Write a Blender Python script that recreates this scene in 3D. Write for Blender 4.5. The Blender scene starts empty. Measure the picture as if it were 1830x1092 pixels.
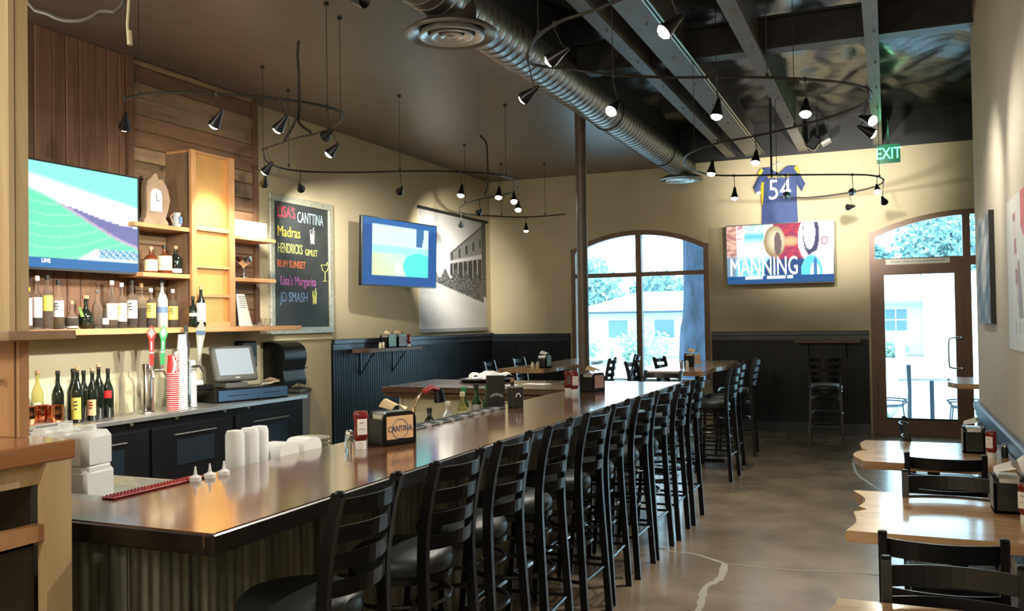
import bpy, math, random
from math import sin, cos, pi, radians, sqrt
from mathutils import Vector, Matrix
random.seed(7)
S = bpy.context.scene
COL = S.collection
# ---------------- camera, world, exposure ----------------
cam_d = bpy.data.cameras.new('camera'); cam = bpy.data.objects.new('camera', cam_d); COL.objects.link(cam)
R2 = Vector((0.91979154, 0.39210713, -0.015347)); U2 = Vector((0.0210453, -0.01023826, 0.9997261)); FW = Vector((-0.3918426, 0.91986259, 0.01766908))
m = Matrix((R2, U2, -FW)).transposed().to_4x4(); m.translation = Vector((0, 0, 1.6)); cam.matrix_world = m
cam_d.sensor_width = 36; cam_d.lens = 36 * 1575 / 1830; cam_d.clip_start = .05; cam_d.clip_end = 300
S.camera = cam
S.view_settings.view_transform = 'Standard'; S.view_settings.look = 'None'; S.view_settings.exposure = 1.22; S.view_settings.gamma = 1
S.view_settings.use_curve_mapping = False
W = bpy.data.worlds.new('world'); S.world = W; W.use_nodes = True
bg = W.node_tree.nodes['Background']; bg.inputs[0].default_value = (0.55, 0.84, 1.0, 1); bg.inputs[1].default_value = 3.0
try:
    S.cycles.use_denoising = True; S.cycles.sample_clamp_indirect = 6; S.cycles.max_bounces = 8; S.cycles.caustics_reflective = False; S.cycles.caustics_refractive = False
except Exception: pass
SPOT_W = 34.0      # watts of one track lamp
LAMPCOL = (1.0, 0.93, 0.80)

def add_fill(x, y, z, w, r=.12):      # unseen point light, added as soft fill for foreground and ceiling
    l = bpy.data.lights.new('fill_light', 'POINT'); l.energy = w; l.color = (1, .93, .82); l.shadow_soft_size = r
    o = bpy.data.objects.new('fill_light', l); COL.objects.link(o); o.location = (x, y, z); return o
ROOM = [(-1.3, -1.0, 2.7, 46), (-3.6, -.8, 2.8, 58), (-.2, -2.2, 2.7, 30), (-4.4, 2.2, 2.9, 22)]  # added fill lights out of view: position and watts
# ---------------- materials ----------------
def _new(name):
    mt = bpy.data.materials.new(name); mt.use_nodes = True
    return mt, mt.node_tree, mt.node_tree.nodes['Principled BSDF']
def mat(name, col, rough=.5, metal=0., noise=0., nscale=8., stretch=(1, 1, 1), bump=0., coat=0., emit=None, es=0., trans=0., ior=1.45, alpha=1., spec=None, rnd=0.):
    mt, nt, b = _new(name); N = nt.nodes; L = nt.links
    b.inputs['Base Color'].default_value = (*col, 1); b.inputs['Roughness'].default_value = rough; b.inputs['Metallic'].default_value = metal
    if coat: b.inputs['Coat Weight'].default_value = coat; b.inputs['Coat Roughness'].default_value = .12
    if spec is not None: b.inputs['Specular IOR Level'].default_value = spec
    if trans: b.inputs['Transmission Weight'].default_value = trans; b.inputs['IOR'].default_value = ior
    if alpha < 1: b.inputs['Alpha'].default_value = alpha
    if emit: b.inputs['Emission Color'].default_value = (*emit, 1); b.inputs['Emission Strength'].default_value = es
    if noise or bump or rnd:
        tc = N.new('ShaderNodeTexCoord'); mp = N.new('ShaderNodeMapping'); nz = N.new('ShaderNodeTexNoise')
        mp.inputs['Scale'].default_value = stretch; nz.inputs['Scale'].default_value = nscale; nz.inputs['Detail'].default_value = 6
        L.new(tc.outputs['Object'], mp.inputs['Vector']); L.new(mp.outputs[0], nz.inputs['Vector'])
        if noise or rnd:
            rp = N.new('ShaderNodeMapRange'); rp.inputs[1].default_value = .3; rp.inputs[2].default_value = .7; rp.inputs[3].default_value = 1 - noise; rp.inputs[4].default_value = 1 + noise
            L.new(nz.outputs['Fac'], rp.inputs[0])
            hs = N.new('ShaderNodeHueSaturation'); hs.inputs['Color'].default_value = (*col, 1); L.new(rp.outputs[0], hs.inputs['Value'])
            if rnd:
                oi = N.new('ShaderNodeObjectInfo'); r2 = N.new('ShaderNodeMapRange'); r2.inputs[3].default_value = 1 - rnd; r2.inputs[4].default_value = 1 + rnd
                L.new(oi.outputs['Random'], r2.inputs[0]); mm = N.new('ShaderNodeMath'); mm.operation = 'MULTIPLY'
                L.new(r2.outputs[0], mm.inputs[0]); L.new(rp.outputs[0], mm.inputs[1]); L.new(mm.outputs[0], hs.inputs['Value'])
            L.new(hs.outputs[0], b.inputs['Base Color'])
        if bump:
            bp = N.new('ShaderNodeBump'); bp.inputs['Strength'].default_value = bump; bp.inputs['Distance'].default_value = .01
            L.new(nz.outputs['Fac'], bp.inputs['Height']); L.new(bp.outputs[0], b.inputs['Normal'])
    return mt
def wood(name, c1, c2, axis=1, scale=1.5, rough=.45, rnd=.12, coat=0., knots=0., spec=None):
    mt, nt, b = _new(name); N = nt.nodes; L = nt.links
    tc = N.new('ShaderNodeTexCoord'); oi = N.new('ShaderNodeObjectInfo'); ad = N.new('ShaderNodeVectorMath'); ad.operation = 'ADD'
    ml = N.new('ShaderNodeMath'); ml.operation = 'MULTIPLY'; ml.inputs[1].default_value = 37.; L.new(oi.outputs['Random'], ml.inputs[0])
    L.new(tc.outputs['Object'], ad.inputs[0]); L.new(ml.outputs[0], ad.inputs[1])
    mp = N.new('ShaderNodeMapping'); st = [9., 9., 9.]; st[axis] = .8; mp.inputs['Scale'].default_value = st; L.new(ad.outputs[0], mp.inputs['Vector'])
    nz = N.new('ShaderNodeTexNoise'); nz.inputs['Scale'].default_value = scale; nz.inputs['Detail'].default_value = 8; nz.inputs['Roughness'].default_value = .62; nz.inputs['Distortion'].default_value = .6
    L.new(mp.outputs[0], nz.inputs['Vector'])
    cr = N.new('ShaderNodeValToRGB'); cr.color_ramp.elements[0].position = .3; cr.color_ramp.elements[1].position = .72
    cr.color_ramp.elements[0].color = (*c1, 1); cr.color_ramp.elements[1].color = (*c2, 1); L.new(nz.outputs['Fac'], cr.inputs[0])
    hs = N.new('ShaderNodeHueSaturation'); r2 = N.new('ShaderNodeMapRange'); r2.inputs[3].default_value = 1 - rnd; r2.inputs[4].default_value = 1 + rnd
    L.new(oi.outputs['Random'], r2.inputs[0]); L.new(r2.outputs[0], hs.inputs['Value']); L.new(cr.outputs[0], hs.inputs['Color'])
    out = hs.outputs[0]
    if knots:
        vo = N.new('ShaderNodeTexVoronoi'); vo.inputs['Scale'].default_value = 3.2; L.new(ad.outputs[0], vo.inputs['Vector'])
        kr = N.new('ShaderNodeMapRange'); kr.inputs[1].default_value = .05; kr.inputs[2].default_value = .12; kr.inputs[3].default_value = 1 - knots; kr.inputs[4].default_value = 1
        L.new(vo.outputs['Distance'], kr.inputs[0]); mx = N.new('ShaderNodeVectorMath'); mx.operation = 'SCALE'; L.new(out, mx.inputs[0]); L.new(kr.outputs[0], mx.inputs['Scale']); out = mx.outputs[0]
    L.new(out, b.inputs['Base Color']); b.inputs['Roughness'].default_value = rough
    if coat: b.inputs['Coat Weight'].default_value = coat; b.inputs['Coat Roughness'].default_value = .1
    if spec is not None: b.inputs['Specular IOR Level'].default_value = spec
    bp = N.new('ShaderNodeBump'); bp.inputs['Strength'].default_value = .12; bp.inputs['Distance'].default_value = .004
    L.new(nz.outputs['Fac'], bp.inputs['Height']); L.new(bp.outputs[0], b.inputs['Normal'])
    return mt
def vcol(name, rough=.5, es=0.):
    mt, nt, b = _new(name); a = nt.nodes.new('ShaderNodeVertexColor'); a.layer_name = 'print'
    if es:
        b.inputs['Specular IOR Level'].default_value = .1; b.inputs['Base Color'].default_value = (.01, .01, .01, 1); nt.links.new(a.outputs[0], b.inputs['Emission Color']); b.inputs['Emission Strength'].default_value = es
    else: nt.links.new(a.outputs[0], b.inputs['Base Color'])
    b.inputs['Roughness'].default_value = rough
    return mt
M = dict(
 cream=mat('cream_paint', (.56, .495, .325), .75, noise=.04, nscale=3, bump=.05),
 cream2=mat('pale_cream_paint', (.70, .66, .46), .7, noise=.03, nscale=3),
 wallr=mat('warm_white_paint', (.72, .66, .54), .7, noise=.05, nscale=2),
 ceil=mat('brown_ceiling_paint', (.19, .15, .125), .40, noise=.08, nscale=6, bump=.08),
 dark=mat('dark_paint', (.02, .021, .024), .5),
 bead=mat('blue_black_beadboard', (.004, .005, .008), .42, noise=.2, nscale=20, spec=.3),
 railp=mat('blue_black_rail', (.02, .027, .04), .3),
 railb=mat('slate_blue_rail', (.12, .20, .34), .35),
 foil=mat('black_insulation_fabric', (.035, .034, .030), .30, noise=.4, nscale=5, stretch=(1, .4, 1), bump=1.),
 beam=mat('painted_beam', (.20, .19, .175), .55, noise=.15, nscale=5),
 beamd=mat('dark_steel_beam', (.035, .033, .03), .5, noise=.2),
 duct=mat('galvanised_duct', (.30, .29, .27), .32, .85, noise=.12, nscale=12),
 black=mat('black_metal', (.006, .006, .007), .3, 0., spec=.45),
 blackp=mat('black_plastic', (.007, .008, .009), .3),
 wire=mat('thin_black_wire', (.02, .018, .015), .5),
 chrome=mat('chrome', (.75, .75, .76), .12, 1.),
 steel=mat('brushed_steel', (.74, .74, .72), .38, 1., noise=.1, nscale=30, stretch=(1, 12, 1)),
 vinyl=mat('black_green_vinyl', (.020, .026, .026), .45, noise=.1, nscale=15, bump=.05),
 bartop=wood('bartop_wood', (.075, .032, .016), (.17, .078, .036), 1, 1.3, .2, 0, coat=.9),
 barend=wood('bartop_edge_wood', (.006, .004, .003), (.014, .009, .006), 1, 1.3, .35, 0, coat=.2),
 slab=wood('live_edge_slab', (.40, .21, .10), (.74, .50, .27), 0, 1.1, .22, .08, coat=.6),
 slabedge=wood('pale_bark_edge', (.55, .36, .16), (.80, .60, .32), 0, 2., .5, .05),
 hislab=wood('high_table_slab', (.25, .13, .06), (.62, .42, .22), 1, 1.1, .22, .08, coat=.6),
 redh=wood('red_brown_board_flat', (.14, .07, .036), (.27, .16, .09), 1, 1.6, .6, .22, knots=.5), redw=wood('red_brown_board', (.12, .058, .03), (.24, .13, .075), 2, 1.6, .6, .22, knots=.5),
 greyw=wood('grey_brown_board', (.17, .11, .06), (.36, .25, .14), 1, 1.6, .6, .22, knots=.6),
 orangew=wood('orange_fir', (.46, .22, .085), (.68, .38, .17), 2, 1.2, .42, .06),
 orangeh=wood('orange_fir_shelf', (.46, .22, .085), (.68, .38, .17), 1, 1.2, .42, .06),
 amber=mat('brass_mesh_panel', (.80, .44, .14), .36, .5, noise=.15, nscale=3, bump=.3), towside=wood('tower_side_wood', (.16, .095, .055), (.28, .18, .11), 2, 1.2, .5, .05),
 postw=wood('pale_pine_post', (.40, .29, .14), (.60, .47, .26), 2, 1.4, .6, .06, knots=.5),
 midw=wood('cabinet_wood', (.34, .17, .075), (.50, .28, .13), 2, 1.2, .4, .04, knots=.3),
 topw=wood('station_counter_wood', (.30, .12, .045), (.46, .22, .09), 1, 1.3, .28, .03, coat=.4),
 ledgew=wood('ledge_wood', (.22, .14, .075), (.36, .24, .13), 0, 1.2, .5, .03),
 shelfw=wood('weathered_shelf', (.10, .06, .04), (.20, .13, .09), 0, 1.3, .5, .05),
 shelfy=wood('weathered_plank_shelf', (.11, .065, .05), (.22, .15, .12), 1, 1.3, .5, .05),
 ponyw=wood('brown_bar_edge', (.05, .022, .012), (.11, .05, .028), 0, 1.3, .22, .03, coat=.6),
 corr=mat('grey_corrugated_metal', (.165, .165, .13), .6, .1, noise=.75, nscale=16, stretch=(1, 1, .07)),
 bronze=mat('brown_window_frame', (.17, .095, .06), .4, .1, noise=.05),
 glass=mat('window_glass', (.9, .97, 1), 0, trans=1., ior=1.01, spec=.1),
 white=mat('white_plastic', (.82, .84, .84), .35), translucent=mat('milky_plastic', (.88, .91, .94), .35, trans=.15, ior=1.2),
 paper=mat('white_paper', (.85, .85, .80), .8), kraft=mat('brown_napkin', (.62, .50, .30), .85),
 red=mat('red_plastic', (.17, .012, .01), .25), redc=mat('red_cup', (.65, .03, .03), .4), green=mat('green_enamel', (.03, .30, .09), .3),
 blue=mat('blue_front', (.05, .11, .20), .4), grey=mat('grey_plastic', (.13, .135, .13), .4),
 copper=mat('copper', (.75, .30, .15), .15, 1.), tan=mat('tan_card', (.70, .44, .24), .7),
 slate=mat('chalkboard_slate', (.035, .042, .043), .6, noise=.25, nscale=5), galv=mat('galvanised_frame', (.42, .42, .34), .4, .25, noise=.25, nscale=25),
 concrete=mat('stained_concrete_floor', (.27, .205, .14), .26, noise=.35, nscale=2.2, bump=.03, coat=.15),
 crack=mat('pale_crack_filler', (.42, .40, .35), .6), duds=mat('grey_gasket', (.3, .3, .3), .5),
 dglass=mat('dark_wine_glass', (.008, .012, .008), .08), gglass=mat('green_bottle_glass', (.02, .10, .02), .1, trans=.3),
 clear=mat('clear_bottle_glass', (.97, .96, .90), .02, trans=.96, ior=1.10), honey=mat('honey_spirit', (.80, .45, .16), .1, trans=.6, ior=1.1), amberg=mat('whiskey', (.20, .05, .015), .08, trans=.35), palew=mat('pale_wine', (.70, .66, .25), .08, trans=.75, ior=1.15),
 frost=mat('frosted_bottle', (.75, .80, .84), .35, trans=.5, ior=1.15), cork=mat('cork', (.45, .28, .15), .8), blkl=mat('black_label', (.02, .02, .02), .5),
 lwhite=mat('white_label', (.85, .84, .78), .6), lcream=mat('cream_label', (.78, .72, .50), .6), lyel=mat('yellow_label', (.85, .66, .12), .6), lteal=mat('teal_label', (.35, .62, .62), .6), lpink=mat('pink_label', (.80, .62, .60), .6),
 navy=mat('navy_jersey_cloth', (.045, .075, .22), .75, noise=.15, nscale=20, bump=.1), gold=mat('yellow_cloth', (.80, .60, .03), .7), whitec=mat('white_cloth', (.85, .85, .85), .8),
 lamp=mat('lamp_glass', (1, 1, 1), .3, emit=(1, .97, .93), es=25.), exitg=mat('green_exit_letters', (.1, .9, .5), .4, emit=(.12, 1., .50), es=2.2), exitb=mat('exit_face', (.05, .12, .08), .5, emit=(.02, .22, .10), es=.25),
 print=vcol('printed_sheet', .5), screen=vcol('screen_picture', .7, .55), bezel=mat('tv_bezel', (.06, .065, .07), .2, .3),
 scrn=mat('pos_screen', (.10, .11, .12), .1, emit=(.75, .85, .88), es=.28), road=mat('pale_asphalt', (.62, .66, .66), .9, noise=.1), patio=mat('patio_concrete', (.60, .66, .68), .9, noise=.1), bark=mat('tree_bark', (.045, .065, .11), .9, noise=.45, nscale=9, stretch=(1, 1, .3), bump=.6),  # asphalt pale, overexposed daylight put into its even colour
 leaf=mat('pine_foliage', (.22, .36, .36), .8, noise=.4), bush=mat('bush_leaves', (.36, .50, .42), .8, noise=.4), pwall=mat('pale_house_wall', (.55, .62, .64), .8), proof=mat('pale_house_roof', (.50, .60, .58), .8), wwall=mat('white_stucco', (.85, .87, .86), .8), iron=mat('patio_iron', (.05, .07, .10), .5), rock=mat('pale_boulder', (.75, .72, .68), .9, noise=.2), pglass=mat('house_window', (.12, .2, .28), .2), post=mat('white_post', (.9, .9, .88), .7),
)
CH = {}
def chalk(name, col):
    if name not in CH: CH[name] = mat('chalk_' + name, tuple(c * .75 for c in col), .9, noise=.25, nscale=60)
    return CH[name]

# ---------------- mesh helpers ----------------
class MB:
    def __init__(s): s.v = []; s.f = []
    def add(s, vs, fs, T=None):
        o = len(s.v)
        s.v += [tuple(T @ Vector(p)) for p in vs] if T else [tuple(p) for p in vs]
        s.f += [tuple(i + o for i in f) for f in fs]; return s
    def box(s, x0, x1, y0, y1, z0, z1, T=None):
        vs = [(x0, y0, z0), (x1, y0, z0), (x1, y1, z0), (x0, y1, z0), (x0, y0, z1), (x1, y0, z1), (x1, y1, z1), (x0, y1, z1)]
        return s.add(vs, [(3, 2, 1, 0), (4, 5, 6, 7), (0, 1, 5, 4), (1, 2, 6, 5), (2, 3, 7, 6), (3, 0, 4, 7)], T)
    def bbox(s, x0, x1, y0, y1, z0, z1, b=.005, T=None):     # box with chamfered edges
        import itertools
        P = {}; vs = []
        for sx, sy, sz in itertools.product((0, 1), repeat=3):
            X = x1 if sx else x0; Y = y1 if sy else y0; Z = z1 if sz else z0
            dx = -b if sx else b; dy = -b if sy else b; dz = -b if sz else b
            for k, p in enumerate(((X, Y + dy, Z + dz), (X + dx, Y, Z + dz), (X + dx, Y + dy, Z))): P[(sx, sy, sz, k)] = len(vs); vs.append(p)
        fs = []
        g = lambda a, bb, c, k: P[(a, bb, c, k)]
        for a in (0, 1):
            q = [g(a, 0, 0, 0), g(a, 1, 0, 0), g(a, 1, 1, 0), g(a, 0, 1, 0)]; fs.append(q if a else q[::-1])
            q = [g(0, a, 0, 1), g(1, a, 0, 1), g(1, a, 1, 1), g(0, a, 1, 1)]; fs.append(q[::-1] if a else q)
            q = [g(0, 0, a, 2), g(1, 0, a, 2), g(1, 1, a, 2), g(0, 1, a, 2)]; fs.append(q if a else q[::-1])
        for a, c in itertools.product((0, 1), repeat=2):
            q = [g(a, c, 0, 0), g(a, c, 1, 0), g(a, c, 1, 1), g(a, c, 0, 1)]; fs.append(q if (a + c) % 2 else q[::-1])
            q = [g(a, 0, c, 0), g(a, 1, c, 0), g(a, 1, c, 2), g(a, 0, c, 2)]; fs.append(q if (a + c) % 2 == 0 else q[::-1])
            q = [g(0, a, c, 1), g(1, a, c, 1), g(1, a, c, 2), g(0, a, c, 2)]; fs.append(q if (a + c) % 2 else q[::-1])
            for d in (0, 1):
                q = [g(a, c, d, 0), g(a, c, d, 1), g(a, c, d, 2)]; fs.append(q if (a + c + d) % 2 else q[::-1])
        return s.add(vs, fs, T)
    def lathe(s, prof, c=(0, 0, 0), n=16, T=None, closed=True):   # prof: (r, z)
        vs = []; fs = []
        for r, z in prof:
            for k in range(n): a = 2 * pi * k / n; vs.append((c[0] + r * cos(a), c[1] + r * sin(a), c[2] + z))
        for i in range(len(prof) - 1):
            for k in range(n): k2 = (k + 1) % n; fs.append((i * n + k, i * n + k2, (i + 1) * n + k2, (i + 1) * n + k))
        if closed:
            fs.append(tuple(range(n))[::-1]); fs.append(tuple(range((len(prof) - 1) * n, len(prof) * n)))
        return s.add(vs, fs, T)
    def cyl(s, p, q, r, r2=None, n=12):
        p = Vector(p); q = Vector(q); d = q - p; T = Matrix.Translation(p) @ d.to_track_quat('Z', 'Y').to_matrix().to_4x4()
        return s.lathe([(r, 0), (r if r2 is None else r2, d.length)], n=n, T=T)
    def tube(s, pts, r, n=8, closed=False, sq=None):
        pts = [Vector(p) for p in pts]; N = len(pts); vs = []; fs = []
        prev = None
        for i, p in enumerate(pts):
            if closed: t = pts[(i + 1) % N] - pts[i - 1]
            else: t = pts[min(i + 1, N - 1)] - pts[max(i - 1, 0)]
            t.normalize(); ref = Vector((0, 0, 1)) if abs(t.z) < .93 else Vector((0, 1, 0))
            if prev is not None: ref = prev
            a = t.cross(ref); a = a.normalized() if a.length > 1e-6 else Vector((1, 0, 0)); b = a.cross(t).normalized(); prev = b
            rr = r[i] if isinstance(r, (list, tuple)) else r
            if sq:
                for (u, w) in ((-1, -1), (1, -1), (1, 1), (-1, 1)): vs.append(p + a * u * sq[0] / 2 + b * w * sq[1] / 2)
            else:
                for k in range(n): an = 2 * pi * k / n; vs.append(p + a * rr * cos(an) + b * rr * sin(an))
        if sq: n = 4
        for i in range(N if closed else N - 1):
            j = (i + 1) % N
            for k in range(n): k2 = (k + 1) % n; fs.append((i * n + k, i * n + k2, j * n + k2, j * n + k))
        if not closed: fs.append(tuple(range(n))[::-1]); fs.append(tuple((N - 1) * n + k for k in range(n)))
        return s.add(vs, fs)
    def prism(s, poly, d, T=None):          # poly in XY, extruded 0..d along Z
        n = len(poly); vs = [(x, y, 0) for x, y in poly] + [(x, y, d) for x, y in poly]
        fs = [tuple(range(n))[::-1], tuple(range(n, 2 * n))] + [(i, (i + 1) % n, n + (i + 1) % n, n + i) for i in range(n)]
        return s.add(vs, fs, T)
    def grid(s, f, nu, nv):
        vs = [f(i / nu, j / nv) for j in range(nv + 1) for i in range(nu + 1)]
        fs = [(j * (nu + 1) + i, j * (nu + 1) + i + 1, (j + 1) * (nu + 1) + i + 1, (j + 1) * (nu + 1) + i) for j in range(nv) for i in range(nu)]
        return s.add(vs, fs)
    def mesh(s, name, mt, smooth=False):
        me = bpy.data.meshes.new(name); me.from_pydata(s.v, [], s.f); me.materials.append(M[mt] if isinstance(mt, str) else mt)
        if smooth:
            me.shade_smooth()
            try: me.set_sharp_from_angle(angle=radians(40))
            except Exception: pass
        me.update(); return me
    def build(s, name, mt, parent=None, smooth=False, label=None, kind=None, world=False):
        if world and parent is not None:
            off = rootpos(parent); s.v = [(a - off[0], b - off[1], c - off[2]) for a, b, c in s.v]
        o = bpy.data.objects.new(name, s.mesh(name, mt, smooth)); COL.objects.link(o)
        if parent is not None: o.parent = parent
        if label: o['label'] = label
        if kind: o['kind'] = kind
        return o
def rootpos(o):
    p = Vector((0, 0, 0))
    while o is not None: p += Vector(o.location); o = o.parent
    return p
def thing(name, label, cat, loc=(0, 0, 0), rz=0, group=None):
    o = bpy.data.objects.new(name, None); COL.objects.link(o); o.location = loc; o.rotation_euler = (0, 0, rz); o.empty_display_size = .1
    o['label'] = label; o['category'] = cat
    if group: o['group'] = group
    return o
def tag(o, label, cat, group=None):
    o['label'] = label; o['category'] = cat
    if group: o['group'] = group
    return o
def struct(name, loc=(0, 0, 0)):
    o = bpy.data.objects.new(name, None); COL.objects.link(o); o['kind'] = 'structure'; o.location = loc; return o
def copy_tree(o, parent=None):
    c = o.copy(); COL.objects.link(c)
    if parent is not None: c.parent = parent
    for ch in list(o.children): copy_tree(ch, c)
    return c
def dup(o, loc, rz, label, group=None):
    c = copy_tree(o); c.location = loc; c.rotation_euler = (0, 0, rz); c['label'] = label
    if group: c['group'] = group
    return c
def text(body, name, mt, parent, loc, rot, size, ext=.001, align='CENTER', sx=1., shear=0.):
    cu = bpy.data.curves.new(name, 'FONT'); cu.body = body; cu.size = size; cu.extrude = ext; cu.align_x = align; cu.align_y = 'CENTER'; cu.shear = shear; cu.resolution_u = 3
    cu.materials.append(M[mt] if isinstance(mt, str) else mt)
    o = bpy.data.objects.new(name, cu); COL.objects.link(o)
    if parent is not None: o.parent = parent
    o.location = Vector(loc) - (rootpos(parent) if parent else Vector()); o.rotation_euler = rot; o.scale = (sx, 1, 1); return o
RL = (pi / 2, 0, pi / 2); RB = (pi / 2, 0, 0); RR = (pi / 2, 0, -pi / 2)    # on left wall, on back wall, on right wall
def picture(name, o, ux, uz, w, h, fn, nu, nv, mt, parent, world=True):     # flat printed sheet; o lower-left corner, colours per corner
    o = Vector(o); ux = Vector(ux); uz = Vector(uz); mb = MB()
    mb.grid(lambda u, v: tuple(o + ux * w * u + uz * h * v), nu, nv)
    cols = [fn(u / nu, v / nv) for v in range(nv + 1) for u in range(nu + 1)]
    ob = mb.build(name, mt, parent, world=world); a = ob.data.color_attributes.new('print', 'FLOAT_COLOR', 'POINT')
    for i, c in enumerate(cols): a.data[i].color = (*c, 1)
    return ob
def smoothpts(P, k=4):
    out = []; P = [Vector(p) for p in P]
    for i in range(len(P) - 1):
        p0 = P[max(i - 1, 0)]; p1 = P[i]; p2 = P[i + 1]; p3 = P[min(i + 2, len(P) - 1)]
        for j in range(k):
            t = j / k; out.append(.5 * ((2 * p1) + (p2 - p0) * t + (2 * p0 - 5 * p1 + 4 * p2 - p3) * t * t + (3 * p1 - p0 - 3 * p2 + p3) * t ** 3))
    out.append(P[-1]); return out
# ================= ROOM =================
XL, XB, YB, ZC = -5.84, -5.72, 12.85, 3.83
fl = struct('floor'); MB().box(-6, 3.2, -3.1, YB, -.1, 0).build('slab', 'concrete', fl)
def strip(pts, w, z=.0012):
    mb = MB(); P = smoothpts([(x, y, z) for x, y in pts], 5)
    for i in range(len(P) - 1):
        a, b = P[i], P[i + 1]; t = (b - a).normalized(); n = Vector((-t.y, t.x, 0)) * w * random.uniform(.35, .6)
        mb.add([a + n, a - n, b - n, b + n], [(0, 1, 2, 3)])
    return mb
strip([(-1.57, 6.13), (-1.40, 6.02), (-1.25, 6.01), (-1.01, 5.84)], .03).build('crack', 'crack', fl)
strip([(-1.01, 5.84), (-.98, 5.5), (-1.03, 5.29), (-1.0, 5.0), (-.99, 4.84), (-1.02, 4.0)], .045).build('crack', 'crack', fl)
strip([(-1.01, 5.84), (-.64, 5.83), (-.15, 5.9), (.5, 5.86)], .015).build('crack', 'crack', fl)
strip([(-.39, 10.59), (-.36, 10), (-.30, 9.5), (-.16, 8.97), (-.06, 8.66), (.1, 8.3)], .025).build('crack', 'crack', fl)
# left wall
wl = struct('wall_left'); MB().box(XL - .15, XL, -3.1, YB, 0, 4.4).build('plaster', 'cream', wl)
MB().box(XL, XB, -3.1, 7.05, 0, 1.56).box(XL, XB - .01, -3.1, 7.05, 1.56, ZC).build('bar_back_plaster', 'cream2', wl)
MB().box(XL, XL + .02, 7.05, 8.43, 1.43, 1.455).build('cream_chair_rail', 'cream2', wl)
mb = MB()
y = 8.44
while y < YB - .02: mb.box(XL, XL + .022, y, y + .042, 0.1, 1.36); y += .052
mb.box(XL, XL + .012, 8.43, YB, 0, 1.38).build('beadboard', 'bead', wl, kind='stuff')
MB().bbox(XL, XL + .05, 8.43, YB, 1.36, 1.42, .008).box(XL, XL + .035, 8.43, YB, 1.30, 1.36).build('chair_rail', 'railp', wl)
MB().box(XL, XL + .03, 8.43, YB, 0, .14).build('skirting', 'railp', wl)
# plank cladding behind the bar: vertical boards then horizontal boards
pl = thing('plank_cladding', 'reddish brown vertical and horizontal wood board cladding on the wall behind the back bar', 'wall panelling', (XB, 4.2, 1.58))
pm = {}
def plank(key, dims, loc, mt):
    if key not in pm:
        pm[key] = MB().bbox(*dims, b=.006).mesh('plank', mt)
    o = bpy.data.objects.new('plank', pm[key]); COL.objects.link(o); o.parent = pl; o.location = Vector(loc) - Vector(pl.location); return o
y = 2.6; i = 0
while y < 5.38:
    w = .118 if i % 3 else .152
    w = min(w, 5.38 - y)
    plank('v%.3f' % w, (0, .02, 0, w - .004, 0, ZC - 1.62), (XB + random.uniform(0, .006), y, 1.62), 'redw'); y += w; i += 1
z = 1.62; i = 0
hs = [.13, .15, .12, .14]
while z < ZC - .03:
    h = min(hs[i % 4], ZC - z)
    plank('h%.3f' % h, (0, .02, 0, 1.50, 0, h - .005), (XB + random.uniform(0, .006), 5.44, z), 'greyw' if i % 3 else 'redh'); z += h; i += 1
MB().box(XB, XB + .045, 5.38, 5.44, 1.62, ZC).build('trim_board', 'redw', pl, world=True)
MB().box(XB, XB + .045, 6.94, 7.0, 1.62, ZC).build('trim_board', 'redw', pl, world=True)
# back wall with arched window and arched door opening
def arch(x, x0, x1, zs, za):
    c = (x0 + x1) / 2; hw = (x1 - x0) / 2; s = za - zs; R = (hw * hw + s * s) / (2 * s); return za - R + sqrt(max(0, R * R - (x - c) ** 2))
WX0, WX1, WZ0, WZS, WZA = -4.47, -2.37, .64, 2.66, 2.93
DX0, DX1, DZS, DZA = -.21, 2.25, 2.70, 2.97
wb = struct('wall_back')
mb = MB(); T0, T1 = YB, YB + .18
def seg(xa, xb, za, zb, z2a=None, z2b=None):
    z2a = za if z2a is None else z2a; z2b = zb if z2b is None else z2b
    mb.add([(xa, T0, za), (xb, T0, zb if 0 else z2a), (xb, T0, z2b), (xa, T0, zb), (xa, T1, za), (xb, T1, z2a), (xb, T1, z2b), (xa, T1, zb)],
           [(0, 1, 2, 3), (5, 4, 7, 6), (4, 5, 1, 0), (3, 2, 6, 7), (1, 5, 6, 2), (4, 0, 3, 7)])
ZT = 3.86
seg(-6, WX0, 0, ZT); seg(WX1, DX0, 0, ZT); seg(DX1, 3.2, 0, ZT); seg(WX0, WX1, 0, WZ0)
def archtop(x0, x1, zs, za, n=20):
    for i in range(n):
        a = x0 + (x1 - x0) * i / n; b = x0 + (x1 - x0) * (i + 1) / n
        seg(a, b, arch(a, x0, x1, zs, za), ZT, arch(b, x0, x1, zs, za), ZT)
archtop(WX0, WX1, WZS, WZA); archtop(DX0, DX1, DZS, DZA)
mb.build('plaster', 'cream', wb)
MB().box(-6, 3.2, YB, YB + .18, ZT, 4.6).build('upper_wall', 'dark', wb)
for (xa, xb) in ((XL, WX0 - .03), (WX1 + .03, DX0 - .03)):
    mb = MB(); x = xa
    while x < xb - .02: mb.box(x, min(x + .042, xb), YB - .022, YB, .1, 1.34); x += .052
    mb.box(xa, xb, YB - .012, YB, 0, 1.36).build('beadboard', 'bead', wb, kind='stuff')
    MB().bbox(xa, xb, YB - .05, YB, 1.34, 1.40, .008).box(xa, xb, YB - .035, YB, 1.28, 1.34).build('chair_rail', 'railp', wb)
    MB().box(xa, xb, YB - .03, YB, 0, .14).build('skirting', 'railp', wb)
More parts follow.
